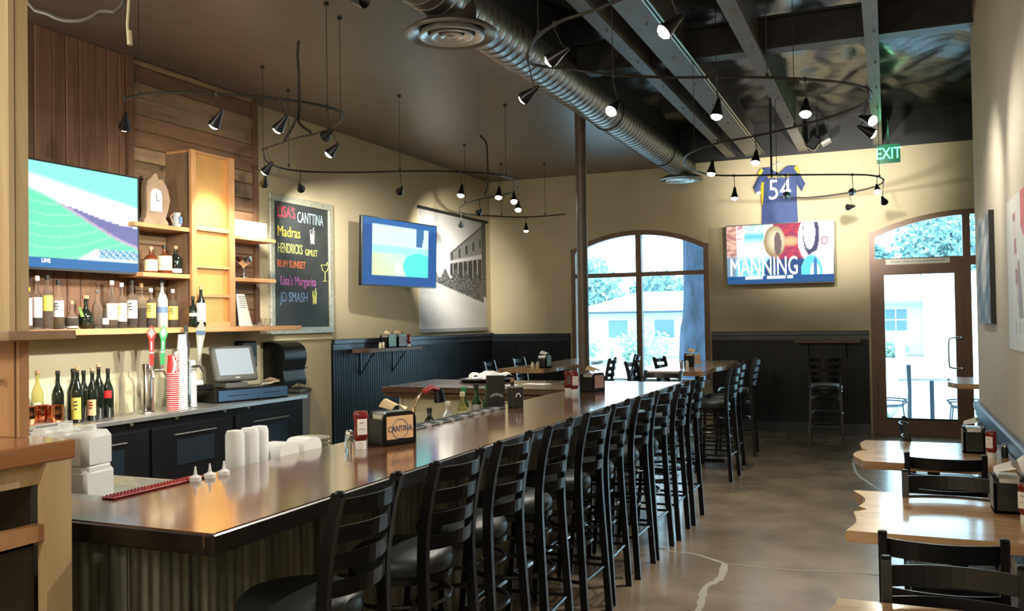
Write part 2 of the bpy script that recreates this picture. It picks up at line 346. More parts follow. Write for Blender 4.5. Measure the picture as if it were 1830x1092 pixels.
# right wall: ends at y 8.45, room widens beyond
wr = struct('wall_right'); RX = .70; RY = 8.45
MB().box(RX, RX + .16, -3.1, RY, 0, 4.6).build('plaster', 'wallr', wr)
mb = MB(); y = -3
while y < RY: mb.box(RX - .02, RX, y, min(y + .075, RY), 0.1, .76); y += .085
mb.build('beadboard', mat('slate_wainscot', (.05, .062, .075), .4), wr, kind='stuff')
MB().bbox(RX - .045, RX, -3, RY + .03, .79, .86, .012).box(RX - .03, RX, -3, RY + .02, .745, .79).build('chair_rail', 'railb', wr)
w2 = struct('wall_alcove'); MB().box(RX + .16, 3.2, RY - .16, RY, 0, 4.6).box(3.05, 3.2, RY, YB, 0, 4.6).build('plaster', 'wallr', w2)
w3 = struct('wall_front'); MB().box(-6, 3.2, -3.25, -3.1, 0, 4.6).build('plaster', 'cream', w3)
# ceiling over the bar, fascia, roof fabric, joists
ce = struct('ceiling'); MB().box(XL, -2.83, -3.1, YB, ZC, ZC + .1).build('painted_soffit', 'ceil', ce)
MB().box(-2.83, -2.76, -3.1, YB, ZC - .02, 4.55).build('fascia', 'beamd', ce)
mb = MB(); rnd = random.Random(3)
def roofz(u, v):
    x = -2.83 + u * 6.05; y = -3.1 + v * 15.95
    sag = .16 * abs(sin(pi * (y - 1.0) / 3.6)) + .05 * sin(5.3 * x + 1.7 * sin(.9 * y)) + .03 * sin(11 * x + 3.1 * y + 2 * sin(2.2 * y)) + .025 * sin(6.1 * y - 8 * x) + .05 * abs(sin(7 * (x + .35 * sin(1.9 * y)) + 2 * sin(2.3 * y)))+ .03 * abs(sin(17 * y + 5 * sin(3 * x)))
    return (x, y, 4.45 - .6 * sag)
mb.grid(roofz, 130, 220); mb.build('insulation_fabric', 'foil', ce, smooth=True)
MB().box(-6, 3.2, -3.1, YB, 4.6, 4.7).build('roof_deck', 'dark', ce)
def joist(x, w, z0, z1, mt, name):
    j = MB().box(x - w / 2, x + w / 2, -3.1, YB, z0, z0 + .012).box(x - .006, x + .006, -3.1, YB, z0 + .012, z1)
    j.box(x - w / 2, x - w / 2 + .01, -3.1, YB, z0 + .01, z0 + .035).box(x + w / 2 - .01, x + w / 2, -3.1, YB, z0 + .01, z0 + .035)
    for k in range(17): j.cyl((x + .02, -2.8 + k * .95, z0), (x + .02, -2.8 + k * .95, z0 - .02), .008, n=6)
    return tag(j.build(name, mt), *{'A': ('narrow roof joist nearest the spiral duct, grey blue flange', 'beam'), 'B': ('wide grey roof joist with conduit pipes along its right side', 'beam'), 'C': ('grey roof joist above the sports jersey on the back wall', 'beam'), 'D': ('pale roof joist ending above the green exit sign', 'beam')}[mt2])
for x, w, mt2 in ((-2.02, .12, 'A'), (-1.70, .22, 'B'), (-1.03, .13, 'C'), (-.075, .11, 'D')): joist(x, w, 3.90, 4.40, 'beam', 'roof_joist')
c_ = MB().box(-2.76, RX, 8.20, 8.24, 4.02, 4.30).box(-2.76, RX, 8.13, 8.31, 4.0, 4.02).box(-2.76, RX, 8.13, 8.31, 4.28, 4.30).build('cross_beam', 'beamd')
tag(c_, 'dark steel cross beam spanning above the pale joists to the right wall', 'beam')
for k, xx in enumerate((-1.577, -1.545)):
    tag(MB().tube([(xx, -3, 3.90), (xx, YB, 3.90)], .009, 6).build('conduit_pipe', 'duct'), ('thin metal conduit beside the wide roof joist, %s of the pair' % ('left' if k == 0 else 'right')), 'pipe')
# column
co = thing('steel_column', 'slim brown steel column standing in front of the arched window', 'column', (-2.82, 8.45, 0))
MB().lathe([(.055, .012), (.055, 3.83)], n=20).build('pole', mat('brown_column_paint', (.11, .085, .07), .35, noise=.15), co, smooth=True)
MB().box(-.1, .1, -.1, .1, 0, .012).build('base_plate', 'black', co)
# duct
du = thing('spiral_duct', 'long galvanised spiral duct hanging under the roof beside the soffit edge', 'duct', (-2.55, 5, 3.675))
mb = MB(); yy = 3.0; n = 28; vs = []; fs = []; rings = []
while yy < 12.10:
    rings += [(.163, yy), (.163, yy + .085), (.169, yy + .092), (.169, yy + .102)]; yy += .11
rings += [(.163, yy), (.02, yy + .02)]
for r, y0 in rings:
    for k in range(n): a = 2 * pi * k / n; vs.append((-2.55 + r * cos(a), y0, 3.675 + r * sin(a)))
for i in range(len(rings) - 1):
    for k in range(n): k2 = (k + 1) % n; fs.append((i * n + k, (i + 1) * n + k, (i + 1) * n + k2, i * n + k2))
mb.add(vs, fs); mb.build('spiral_pipe', 'duct', du, smooth=True, world=True)
for yy, zz in ((5.06, 3.45), (11.95, 3.49)):
    MB().lathe([(.162, zz + .02), (.162, 3.66)], (-2.55, yy, 0), 28).build('drop_collar', mat('dark_collar', (.10, .085, .07), .4, .5), du, smooth=True, world=True)
    d = MB().lathe([(.165, zz + .05), (.27, zz + .035), (.30, zz + .012), (.30, zz), (.285, zz - .008), (.24, zz + .012), (.21, zz + .03)], (-2.55, yy, 0), 40, closed=False).build('diffuser_flange', 'duct', du, smooth=True, world=True)
    q = MB()
    for r in (.20, .13, .065):
        q.lathe([(r, zz + .02), (r + .012, zz - .012), (r - .004, zz - .016), (r - .045, zz + .014)], (-2.55, yy, 0), 36, closed=False)
    q.lathe([(.03, zz - .012), (.001, zz - .02)], (-2.55, yy, 0), 20)
    q.build('diffuser_rings', 'steel', du, smooth=True, world=True)
    MB().lathe([(.24, zz + .045), (.24, zz + .049)], (-2.55, yy, 0), 30).build('diffuser_throat', 'dark', du, world=True)
for yy in (4.2, 8.5, 10.8): MB().tube([(-2.55 + .172 * cos(a * pi / 12), yy, 3.675 + .172 * sin(a * pi / 12)) for a in range(24)], .006, 6, closed=True).cyl((-2.55, yy, 3.84), (-2.55, yy, 4.4), .004, n=6).build('hanger_strap', 'wire', du, world=True)

# ================= WINDOW, DOOR =================
def framebar(pts, w, d, y0, name, par, mt='bronze'):   # bar in the XZ plane following pts, w in plane, d deep
    mb = MB(); vs = []; fs = []; n = len(pts)
    for i, (x, z) in enumerate(pts):
        a = pts[max(i - 1, 0)]; b = pts[min(i + 1, n - 1)]; tx, tz = b[0] - a[0], b[1] - a[1]; l = math.hypot(tx, tz); nx, nz = -tz / l * w / 2, tx / l * w / 2
        vs += [(x + nx, y0, z + nz), (x - nx, y0, z - nz), (x - nx, y0 + d, z - nz), (x + nx, y0 + d, z + nz)]
    for i in range(n - 1):
        for k in range(4): fs.append((i * 4 + k, i * 4 + (k + 1) % 4, i * 4 + 4 + (k + 1) % 4, i * 4 + 4 + k))
    fs += [(0, 1, 2, 3), tuple((n - 1) * 4 + k for k in (3, 2, 1, 0))]
    return mb.add(vs, fs).build(name, mt, par, world=True)
wn = struct('window_1', (-3.42, YB, WZ0)); f = .07
ap = lambda x0, x1, zs, za, off=0: [(x0 + (x1 - x0) * i / 20, arch(x0 + (x1 - x0) * i / 20, x0, x1, zs, za) - off) for i in range(21)]
framebar([(WX0 + f / 2, WZ0), (WX0 + f / 2, WZS + .03)], f, .12, YB - .02, 'frame_stile', wn)
framebar([(WX1 - f / 2, WZ0), (WX1 - f / 2, WZS + .03)], f, .12, YB - .02, 'frame_stile', wn)
framebar(ap(WX0, WX1, WZS, WZA, f / 2), f, .12, YB - .024, 'frame_arch', wn)
framebar([(WX0, WZ0 + f / 2), (WX1, WZ0 + f / 2)], f, .12, YB - .027, 'frame_sill', wn, mat('pale_sill', (.45, .45, .5), .5))
framebar([(-3.41, WZ0 + f), (-3.41, WZA - f)], .085, .10, YB - .01, 'mullion', wn)
framebar([(WX0 + f, 2.27), (WX1 - f, 2.27)], .065, .09, YB - .005, 'transom', wn)
def pane(x0, x1, z0, fn, par):
    pts = [(x0, z0), (x1, z0)] + [(x1 + (x0 - x1) * i / 8, fn(x1 + (x0 - x1) * i / 8)) for i in range(9)]
    T = Matrix(((1, 0, 0, 0), (0, 0, -1, YB + .065), (0, 1, 0, 0), (0, 0, 0, 1)))
    MB().prism(pts, .006, T).build('pane', 'glass', par, world=True)
fz = lambda x: arch(x, WX0, WX1, WZS, WZA) - f
pane(WX0 + f, -3.4525, 2.3025, fz, wn); pane(-3.3675, WX1 - f, 2.3025, fz, wn)
pane(WX0 + f, -3.4525, WZ0 + f, lambda x: 2.2375, wn); pane(-3.3675, WX1 - f, WZ0 + f, lambda x: 2.2375, wn)
dr = struct('door_1', (.36, YB, 0)); MX = .96
framebar([(DX0 + .035, 0), (DX0 + .035, DZS + .03)], .07, .13, YB - .02, 'frame_stile', dr)
framebar([(MX, 0), (MX, arch(MX, DX0, DX1, DZS, DZA) - .05)], .09, .13, YB - .022, 'frame_stile', dr)
framebar([(DX1 - .035, 0), (DX1 - .035, DZS + .03)], .07, .13, YB - .02, 'frame_stile', dr)
framebar(ap(DX0, DX1, DZS, DZA, .035), .07, .13, YB - .024, 'frame_arch', dr)
framebar([(DX0, 2.30), (DX1, 2.30)], .12, .13, YB - .028, 'transom', dr)
framebar([(MX, .05), (DX1, .05)], .10, .13, YB - .018, 'sidelight_sill', dr)
fd = lambda x: arch(x, DX0, DX1, DZS, DZA) - .07
pane(DX0 + .07, MX - .045, 2.36, fd, dr); pane(MX + .045, DX1 - .07, 2.36, fd, dr); pane(MX + .045, DX1 - .07, .10, lambda x: 2.24, dr)
dl = MB().box(-.1395, -.035, YB - .03, YB + .02, .003, 2.239).box(.81, .9145, YB - .03, YB + .02, .003, 2.239).box(-.035, .81, YB - .03, YB + .02, 2.14, 2.239).box(-.035, .81, YB - .03, YB + .02, .003, .22).build('door_leaf', 'bronze', dr, world=True)
MB().box(-.035, .81, YB - .01, YB - .004, .22, 2.14).build('pane', 'glass', dr, world=True)
MB().box(-.035, .81, YB - .045, YB - .03, .21, .235).build('kick_rail', 'dark', dr, world=True)
MB().tube(smoothpts([(.875, YB - .03, 1.30), (.85, YB - .08, 1.30), (.74, YB - .09, 1.29), (.72, YB - .09, 1.22), (.72, YB - .09, .98), (.74, YB - .09, .91), (.85, YB - .08, .90), (.875, YB - .03, .90)]), .012, 8).build('pull_handle', 'steel', dr, smooth=True, world=True)
sg = MB().box(-.01, .76, YB - .035, YB - .022, 2.275, 2.345).build('door_notice_strip', 'lwhite', dr, world=True)
text('THIS DOOR TO REMAIN UNLOCKED  DURING BUSINESS HOURS', 'notice_lettering', 'blkl', dr, (.375, YB - .037, 2.31), RB, .034, .0005, sx=.66)

# ================= OUTSIDE =================
gz = -.15
og = MB().box(-60, 60, YB + .18, 20, gz - .2, gz).build('ground_patio', 'patio'); og['kind'] = 'structure'
rd = MB().box(-60, 60, 20, 120, gz - .25, gz - .02).build('road', 'road'); rd['kind'] = 'structure'
kb = MB().box(-60, 60, 19.85, 20.05, gz - .1, gz + .06).build('kerb', 'wwall'); kb['kind'] = 'structure'
def blob(mb, c, r, seed, n=7, m_=10, sq=1.):
    rr = random.Random(seed); vs = []; fs = []
    for i in range(n + 1):
        for k in range(m_):
            th = pi * i / n; ph = 2 * pi * k / m_; q = r * (1 + rr.uniform(-.16, .16)); vs.append((c[0] + q * sin(th) * cos(ph), c[1] + q * sin(th) * sin(ph), c[2] + q * cos(th) * sq))
    for i in range(n):
        for k in range(m_): k2 = (k + 1) % m_; fs.append((i * m_ + k, (i + 1) * m_ + k, (i + 1) * m_ + k2, i * m_ + k2))
    mb.add(vs, fs)
def leaves(mb, c, R, n, s, seed, sq=1.):
    rr = random.Random(seed)
    for i in range(n):
        a = rr.uniform(0, 2 * pi); b = math.acos(rr.uniform(-1, 1)); d = R * rr.random() ** .45; p = Vector((c[0] + d * sin(b) * cos(a), c[1] + d * sin(b) * sin(a), c[2] + d * cos(b) * sq))
        e1 = Vector((rr.uniform(-1, 1), rr.uniform(-1, 1), rr.uniform(-1, 1))).normalized() * s; e2 = e1.orthogonal().normalized() * s * .5
        mb.add([p - e1, p + e2, p + e1, p - e2], [(0, 1, 2, 3)])
# trunk by the window
MB().box(DX0, MX, YB - .02, YB + .18, -.02, .003).build('threshold', 'bronze', dr, world=True)
tr = thing('street_tree', 'thick dark tree trunk standing close outside the arched window', 'tree', (-3.22, 16, gz))
MB().tube(smoothpts([(-3.27, 16, gz), (-3.26, 16, .4), (-3.22, 16, 1.2), (-3.17, 16, 2.0), (-3.17, 16, 2.9), (-3.20, 16, 4.2), (-3.1, 16, 5.5)]), [.36] * 3 + [.32] * 3 + [.28] * 4 + [.25] * 6 + [.24] * 9, 14).build('trunk', 'bark', tr, smooth=True, world=True)
mb = MB(); leaves(mb, (-4.0, 16.5, 4.2), 1.5, 900, .09, 5, .7); mb.build('foliage', 'leaf', tr, kind='stuff', world=True)
def tree(x, y, h, R, lab, seed, cat='tree', sq=1.1, mt='leaf', s=.26, n=2200):
    t = thing('background_tree', lab, cat, (x, y, gz), group='trees across the street')
    MB().cyl((0, 0, 0), (0, 0, h - R * .6), .22, .12, 8).build('trunk', 'bark', t)
    mb = MB(); leaves(mb, (0, 0, h - R), R, n, s, seed, sq); mb.build('foliage', mt, t, kind='stuff'); return t
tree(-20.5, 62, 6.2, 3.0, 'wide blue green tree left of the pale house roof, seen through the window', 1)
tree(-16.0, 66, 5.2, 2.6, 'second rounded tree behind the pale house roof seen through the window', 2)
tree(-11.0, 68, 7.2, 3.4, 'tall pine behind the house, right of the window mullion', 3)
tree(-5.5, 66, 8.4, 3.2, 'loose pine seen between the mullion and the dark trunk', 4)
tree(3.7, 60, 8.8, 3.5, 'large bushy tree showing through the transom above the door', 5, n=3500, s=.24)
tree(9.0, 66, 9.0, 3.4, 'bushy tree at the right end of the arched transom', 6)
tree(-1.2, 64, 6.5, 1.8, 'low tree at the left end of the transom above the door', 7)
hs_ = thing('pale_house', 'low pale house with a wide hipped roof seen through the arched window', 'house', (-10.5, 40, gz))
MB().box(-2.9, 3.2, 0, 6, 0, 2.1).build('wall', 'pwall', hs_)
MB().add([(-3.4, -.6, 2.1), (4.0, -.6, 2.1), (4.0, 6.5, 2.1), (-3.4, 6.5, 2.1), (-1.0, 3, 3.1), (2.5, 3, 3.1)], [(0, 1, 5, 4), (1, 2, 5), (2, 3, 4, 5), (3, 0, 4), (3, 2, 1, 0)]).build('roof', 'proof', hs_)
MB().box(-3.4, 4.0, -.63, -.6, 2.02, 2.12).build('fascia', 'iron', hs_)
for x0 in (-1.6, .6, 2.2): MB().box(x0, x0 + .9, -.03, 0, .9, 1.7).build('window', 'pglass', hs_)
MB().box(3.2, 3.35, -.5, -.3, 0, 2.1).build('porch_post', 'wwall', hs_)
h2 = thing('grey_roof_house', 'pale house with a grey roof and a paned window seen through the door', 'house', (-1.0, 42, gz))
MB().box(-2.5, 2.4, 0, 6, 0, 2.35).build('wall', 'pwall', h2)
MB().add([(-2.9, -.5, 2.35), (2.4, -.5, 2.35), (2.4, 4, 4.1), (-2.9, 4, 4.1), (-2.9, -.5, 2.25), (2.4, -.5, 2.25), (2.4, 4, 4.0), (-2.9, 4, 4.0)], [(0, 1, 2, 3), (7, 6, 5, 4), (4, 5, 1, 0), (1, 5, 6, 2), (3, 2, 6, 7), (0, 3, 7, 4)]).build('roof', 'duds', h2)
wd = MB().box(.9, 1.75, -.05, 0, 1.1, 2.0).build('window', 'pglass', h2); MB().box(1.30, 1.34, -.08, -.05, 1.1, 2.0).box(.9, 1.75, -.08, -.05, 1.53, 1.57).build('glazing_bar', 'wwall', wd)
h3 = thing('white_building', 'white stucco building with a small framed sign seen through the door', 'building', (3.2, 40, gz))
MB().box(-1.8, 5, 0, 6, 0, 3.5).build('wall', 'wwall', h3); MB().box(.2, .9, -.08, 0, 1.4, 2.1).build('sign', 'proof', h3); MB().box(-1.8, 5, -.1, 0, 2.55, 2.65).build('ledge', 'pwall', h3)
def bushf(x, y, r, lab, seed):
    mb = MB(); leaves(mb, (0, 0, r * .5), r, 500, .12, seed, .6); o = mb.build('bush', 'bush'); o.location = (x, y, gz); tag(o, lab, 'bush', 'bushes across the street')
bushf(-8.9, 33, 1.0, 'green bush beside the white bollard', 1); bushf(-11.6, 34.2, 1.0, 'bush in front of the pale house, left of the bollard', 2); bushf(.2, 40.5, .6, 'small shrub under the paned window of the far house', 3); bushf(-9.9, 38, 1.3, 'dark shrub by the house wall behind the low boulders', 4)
for k, (x, y, r, lab) in enumerate(((-11.2, 32, .42, 'pale boulder left of the green bush'), (-10.3, 33, .3, 'smaller pale boulder nearer the green bush'), (-6.4, 33, .35, 'pale boulder right of the window mullion'))):
    mb = MB(); blob(mb, (0, 0, r * .6), r, k, sq=.8); o = mb.build('boulder', 'rock', smooth=True); o.location = (x, y, gz); tag(o, lab, 'rock', 'boulders across the street')
for x, y, h, lab in ((-7.75, 26.5, .95, 'white bollard on the street seen through the arched window'), (.30, 26, 1.15, 'white bollard on the street seen through the door glass')):
    o = MB().lathe([(.13, 0), (.13, h - .04), (.10, h)], n=14).build('bollard', 'post', smooth=True); o.location = (x, y, gz); tag(o, lab, 'bollard', 'street bollards')
gb = thing('garden_bench', 'white garden bench in front of the pale house', 'bench', (-12.4, 36, gz))
MB().box(0, 1.8, 0, .5, .42, .47).build('seat', 'wwall', gb); MB().box(0, 1.8, .48, .52, .6, .9).build('backrest', 'wwall', gb)
for x in (0, 1.72): MB().box(x, x + .08, 0, .5, 0, .42).build('leg', 'wwall', gb)
pt = thing('patio_table', 'glass topped patio table on a single post outside the door', 'table', (.58, 14.5, gz))
MB().box(-.46, .30, -.35, .35, .79, .82).build('tabletop', 'road', pt); MB().box(-.03, .03, -.03, .03, .02, .79).build('post', 'iron', pt); MB().lathe([(.24, 0), (.24, .02)], n=20).build('base', 'iron', pt)
for k, (x, s) in enumerate(((.02, -1), (1.0, 1))):
    pc = thing('patio_chair', ('wire patio chair left of the patio table outside the door', 'wire patio chair right of the patio table outside the door')[k], 'chair', (x, 14.4, gz), group='wire patio chairs')
    MB().tube(smoothpts([(-.17 * s, -.2, 0), (.18 * -s, -.2, .2), (-.16 * s, -.2, .42), (-.2 * s, -.2, .48), (.2 * s, -.2, .5)]), .011, 6).tube(smoothpts([(-.17 * s, .2, 0), (.18 * -s, .2, .2), (-.16 * s, .2, .42), (-.2 * s, .2, .48), (.2 * s, .2, .5)]), .011, 6).tube([(.2 * s, -.2, .5), (.2 * s, -.2, 0)], .011, 6).tube([(.2 * s, .2, .5), (.2 * s, .2, 0)], .011, 6).build('frame', 'iron', pc)
    mb = MB()
    for q in range(8): mb.tube([(-.17 * s, -.2 + q * .057, .40), (.19 * s, -.2 + q * .057, .38)], .005, 5)
    mb.build('wire_seat', 'iron', pc)
fp = MB().tube([(.265, 14.0, gz), (.262, 14.0, .2), (.27, 14.0, .5), (.262, 14.0, .88)], [.03, .032, .027, .035], 8).build('rustic_post', 'iron'); tag(fp, 'dark knobbly rustic post standing outside the door glass', 'post')
pp = thing('potted_grass', 'spiky potted plant outside the lower left of the door', 'plant', (-.02, 14.0, gz)); MB().lathe([(.08, 0), (.12, .22), (.11, .22)], n=14).build('pot', 'iron', pp)
mb = MB(); rr = random.Random(2)
for k in range(16):
    a = rr.uniform(0, 2 * pi); l = rr.uniform(.15, .3); mb.tube([(0, 0, .2), (cos(a) * l * .5, sin(a) * l * .5, .2 + l * .8), (cos(a) * l, sin(a) * l, .2 + l * .7)], [.008, .006, .001], 4)
mb.build('leaves', 'leaf', pp)
# ================= BAR =================
bar = thing('bar_counter', 'long dark glossy wooden bar counter with grey corrugated metal front', 'bar', (-1.9, 4.6, 0))
BX0, BX1, BY0, BY1 = -2.26, -1.60, 1.78, 7.35
T_top = Matrix.Translation((0, 0, 1.028))
MB().prism([(-3.3, BY0), (BX1, BY0), (BX1, BY1), (BX0, BY1), (BX0, 2.06), (-3.3, 2.06)], .040, T_top).build('bar_top', 'bartop', bar, world=True)
MB().bbox(BX1 - .03, BX1 + .004, BY0 - .004, BY1, 1.008, 1.066, .006).build('front_edge', 'barend', bar, world=True)
MB().bbox(-3.3, BX1 - .03, BY0 - .004, BY0 + .03, 1.008, 1.066, .006).build('end_edge', 'barend', bar, world=True)
mb = MB(); xf = -2.0
def corr(p0, p1, z0, z1, nrm, pitch=.040, amp=.003):
    p0 = Vector(p0); p1 = Vector(p1); d = p1 - p0; n = int(d.length / pitch * 6); vs = []
    for i in range(n + 1):
        p = p0 + d * i / n + Vector(nrm) * amp * cos(2 * pi * i / 6); vs += [(p.x, p.y, z0), (p.x, p.y, z1)]
    mb.add(vs, [(2 * i, 2 * i + 2, 2 * i + 3, 2 * i + 1) for i in range(n)])
corr((xf, BY0 + .095, 0), (xf, BY1, 0), 0.0, 1.028, (1, 0, 0)); corr((-3.3, BY0 + .10, 0), (xf + .005, BY0 + .10, 0), 0.0, 1.028, (0, -1, 0))
mb.build('corrugated_front', 'corr', bar, smooth=True, world=True)
MB().box(BX0 + .02, xf - .012, BY0 + .12, BY1, 0, 1.028).box(-3.3, xf - .012, BY0 + .12, 2.04, 0, 1.028).build('core', 'dark', bar, world=True)
mb = MB().tube([(-1.955, 1.95, .18), (-1.955, BY1 - .05, .18)], .018, 10)
for yy in (2.2, 3.4, 4.6, 5.8, 7.0): mb.cyl((-1.955, yy, .18), (-1.995, yy, .18), .012)
mb.build('foot_rail', 'chrome', bar, smooth=True, world=True)
# service well behind the bar
wl_ = thing('underbar_sink_unit', 'stainless steel underbar drainboard running along the inside of the bar', 'sink', (-2.5, 4.5, 0))
MB().box(-2.78, -2.30, 2.10, 6.4, .86, .905).build('drainboard', 'steel', wl_, world=True)
MB().box(-2.295, -2.265, 2.1, 6.4, .905, .99).build('splashback', 'steel', wl_, world=True)
MB().box(-2.78, -2.76, 2.1, 6.4, .905, .93).box(-2.78, -2.30, 2.08, 2.10, .86, .96).build('lip', 'steel', wl_, world=True)
for x_, y_ in ((-2.74, 2.15), (-2.34, 2.15), (-2.74, 4.3), (-2.34, 4.3), (-2.74, 6.35), (-2.34, 6.35)): MB().cyl((x_, y_, 0), (x_, y_, .86), .018).build('leg', 'steel', wl_, world=True)
d2 = thing('corner_drainboard', 'bright stainless steel drainboard tray in the bar corner under the white jugs', 'sink', (-2.9, 2.45, 0))
MB().box(-3.35, -2.80, 2.10, 2.95, .87, .90).box(-3.35, -2.80, 2.93, 2.95, .90, .935).box(-2.82, -2.80, 2.10, 2.95, .90, .935).build('tray', 'steel', d2, world=True)
for x_, y_ in ((-3.3, 2.15), (-2.85, 2.15), (-3.3, 2.9), (-2.85, 2.9)): MB().cyl((x_, y_, 0), (x_, y_, .87), .018).build('leg', 'steel', d2, world=True)
# bar mats
def matt(x0, x1, y0, y1, col, name, lab, seed, h=.007):
    o = thing(name, lab, 'bar mat', ((x0 + x1) / 2, (y0 + y1) / 2, 1.068)); MB().bbox(x0, x1, y0, y1, 1.0685, 1.0685 + h, .003).build('rubber_mat', col, o, world=True)
    mb = MB(); yy = y0 + .012
    while yy < y1 - .012:
        xx = x0 + .012
        while xx < x1 - .008: mb.lathe([(.0035, h - .001), (.003, h + .004)], (xx, yy, 1.0685), 5); xx += .014
        yy += .014
    mb.build('nubs', col, o, world=True, kind='stuff'); return o
matt(-2.256, -2.205, 2.02, 2.43, mat('dark_red_rubber', (.33, .02, .03), .4), 'red_bar_mat', 'thin dark red rubber bar mat at the near inner corner of the bar', 1)
m2 = matt(-2.255, -2.16, 3.62, 4.95, mat('grey_rubber', (.10, .12, .13), .35), 'grey_bar_mat', 'long grey printed rubber bar mat on the inner bar edge past the napkin dispenser', 2)
rr = random.Random(4)
for k in range(9):
    yy = 3.66 + k * .14; MB().box(-2.19, -2.158, yy, yy + rr.uniform(.03, .09), 1.0686, 1.082).build('white_print', 'duds', m2, world=True)
# pony wall counter at far end
pn = thing('service_counter', 'lower service counter with brown top and cream front at the far end of the bar', 'counter', (-3.1, 6.95, 0))
MB().bbox(-3.97, -2.265, 6.46, 7.42, 1.01, 1.06, .008).build('countertop', 'ponyw', pn, world=True)
MB().bbox(-3.95, -2.265, 6.475, 7.40, .975, 1.008, .004).build('under_trim', 'ponyw', pn, world=True)
MB().box(-3.86, -2.265, 6.62, 7.30, 0, .975).build('cream_body', 'cream2', pn, world=True)
MB().box(-3.88, -3.855, 6.60, 6.63, 0, .975).build('corner_bead', 'lwhite', pn, world=True)

# ================= STOOLS AND CHAIRS =================
def slat_mesh(w, bow, x, z, h, t=.008, lean=0.):
    mb = MB(); n = 10; vs = []; fs = []
    for i in range(n + 1):
        y = -w + 2 * w * i / n; xx = x + bow * (1 - (y / w) ** 2)
        for dx, dz in ((-t / 2, -h / 2), (t / 2, -h / 2), (t / 2 + lean, h / 2), (-t / 2 + lean, h / 2)): vs.append((xx + dx, y, z + dz))
    for i in range(n):
        for k in range(4): fs.append((i * 4 + k, i * 4 + (k + 1) % 4, i * 4 + 4 + (k + 1) % 4, i * 4 + 4 + k))
    fs += [(3, 2, 1, 0), tuple(n * 4 + k for k in range(4))]
    return mb.add(vs, fs)
def ring(mb, c, r, z, rad, a0=0, a1=2 * pi, n=26):
    if a1 - a0 > 6.2: mb.tube([(c[0] + r * cos(a), c[1] + r * sin(a), z) for a in [a0 + (a1 - a0) * i / n for i in range(n)]], rad, 7, closed=True)
    else: mb.tube([(c[0] + r * cos(a0 + (a1 - a0) * i / n), c[1] + r * sin(a0 + (a1 - a0) * i / n), z) for i in range(n + 1)], rad, 7)
def make_stool(lab, group):       # back at local +x, seat centre at origin
    t = thing('bar_stool', lab, 'bar stool', (0, 0, 0), 0, group)
    s = MB().lathe([(.0, .70), (.185, .70), (.193, .712), (.197, .735), (.190, .755), (.17, .772), (.10, .782), (0, .785)], n=28, closed=False).build('seat', 'vinyl', t, smooth=True)
    MB().lathe([(.185, .675), (.195, .678), (.195, .70), (0.0, .70)], n=26, closed=False).build('seat_ring', 'black', t, smooth=True)
    for sy in (-1, 1):
        y = .172 * sy
        p = MB().tube(smoothpts([(.235, y * 1.12, 0), (.215, y * 1.06, .35), (.198, y, .68), (.200, y, .85), (.222, y, 1.0), (.252, y, 1.115)], 3), .02, sq=(.036, .026))
        p.build('back_post', 'black', t)
        MB().lathe([(.0, -.006), (.014, -.003), (.0165, .004), (.012, .010), (0, .012)], (.256, y, 1.115), 10, closed=False).build('finial', 'black', t, smooth=True)
        MB().tube([(-.205, y * 1.12, 0), (-.160, y * .82, .685)], .02, sq=(.028, .028)).build('front_leg', 'black', t)
    for z, x in ((.835, .200), (.915, .209), (.995, .222), (1.075, .240)): slat_mesh(.165, .055, x, z, .048, lean=.004).build('slat', 'black', t, smooth=False)
    mb = MB(); ring(mb, (0, 0), .195, .42, .011); mb.build('foot_ring', 'black', t, smooth=True)
    mb = MB(); ring(mb, (0, 0), .185, .60, .008); mb.build('upper_ring', 'black', t, smooth=True)
    MB().tube([(-.20, -.155, .25), (-.20, .155, .25)], .009, 6).tube([(.218, -.18, .25), (.218, .18, .25)], .009, 6).tube([(-.20, -.155, .25), (.218, -.18, .25)], .009, 6).tube([(-.20, .155, .25), (.218, .18, .25)], .009, 6).build('stretcher', 'black', t, smooth=True)
    return t
GS = 'bar stools along the bar front'
SY = [2.275, 2.86, 3.385, 3.915, 4.50, 4.965, 5.50, 5.98, 6.52, 7.02]
names = ['black ladder back bar stool nearest the camera at the near end of the bar', 'second black bar stool from the near end of the bar', 'third black bar stool from the near end of the bar', 'fourth black bar stool from the near end of the bar', 'fifth black bar stool from the near end of the bar', 'sixth black bar stool from the near end, mid bar', 'seventh black bar stool from the near end of the bar', 'third from last black bar stool before the far bar end', 'second from last black bar stool before the far bar end', 'last black bar stool in the row at the far bar end']
st0 = make_stool(names[0], GS); SX = -1.70
for i, yy in enumerate(SY):
    x = SX + [.0, .02, .01, .015, .02, .01, .02, .03, .04, .05][i]; rz = radians([2, -2, 1, 3, -1, 2, 0, -2, 2, 1][i])
    if i == 0: st0.location = (x, yy, 0); st0.rotation_euler[2] = rz
    else: dup(st0, (x, yy, 0), rz, names[i], GS)
GH = 'bar stools around the high tables'
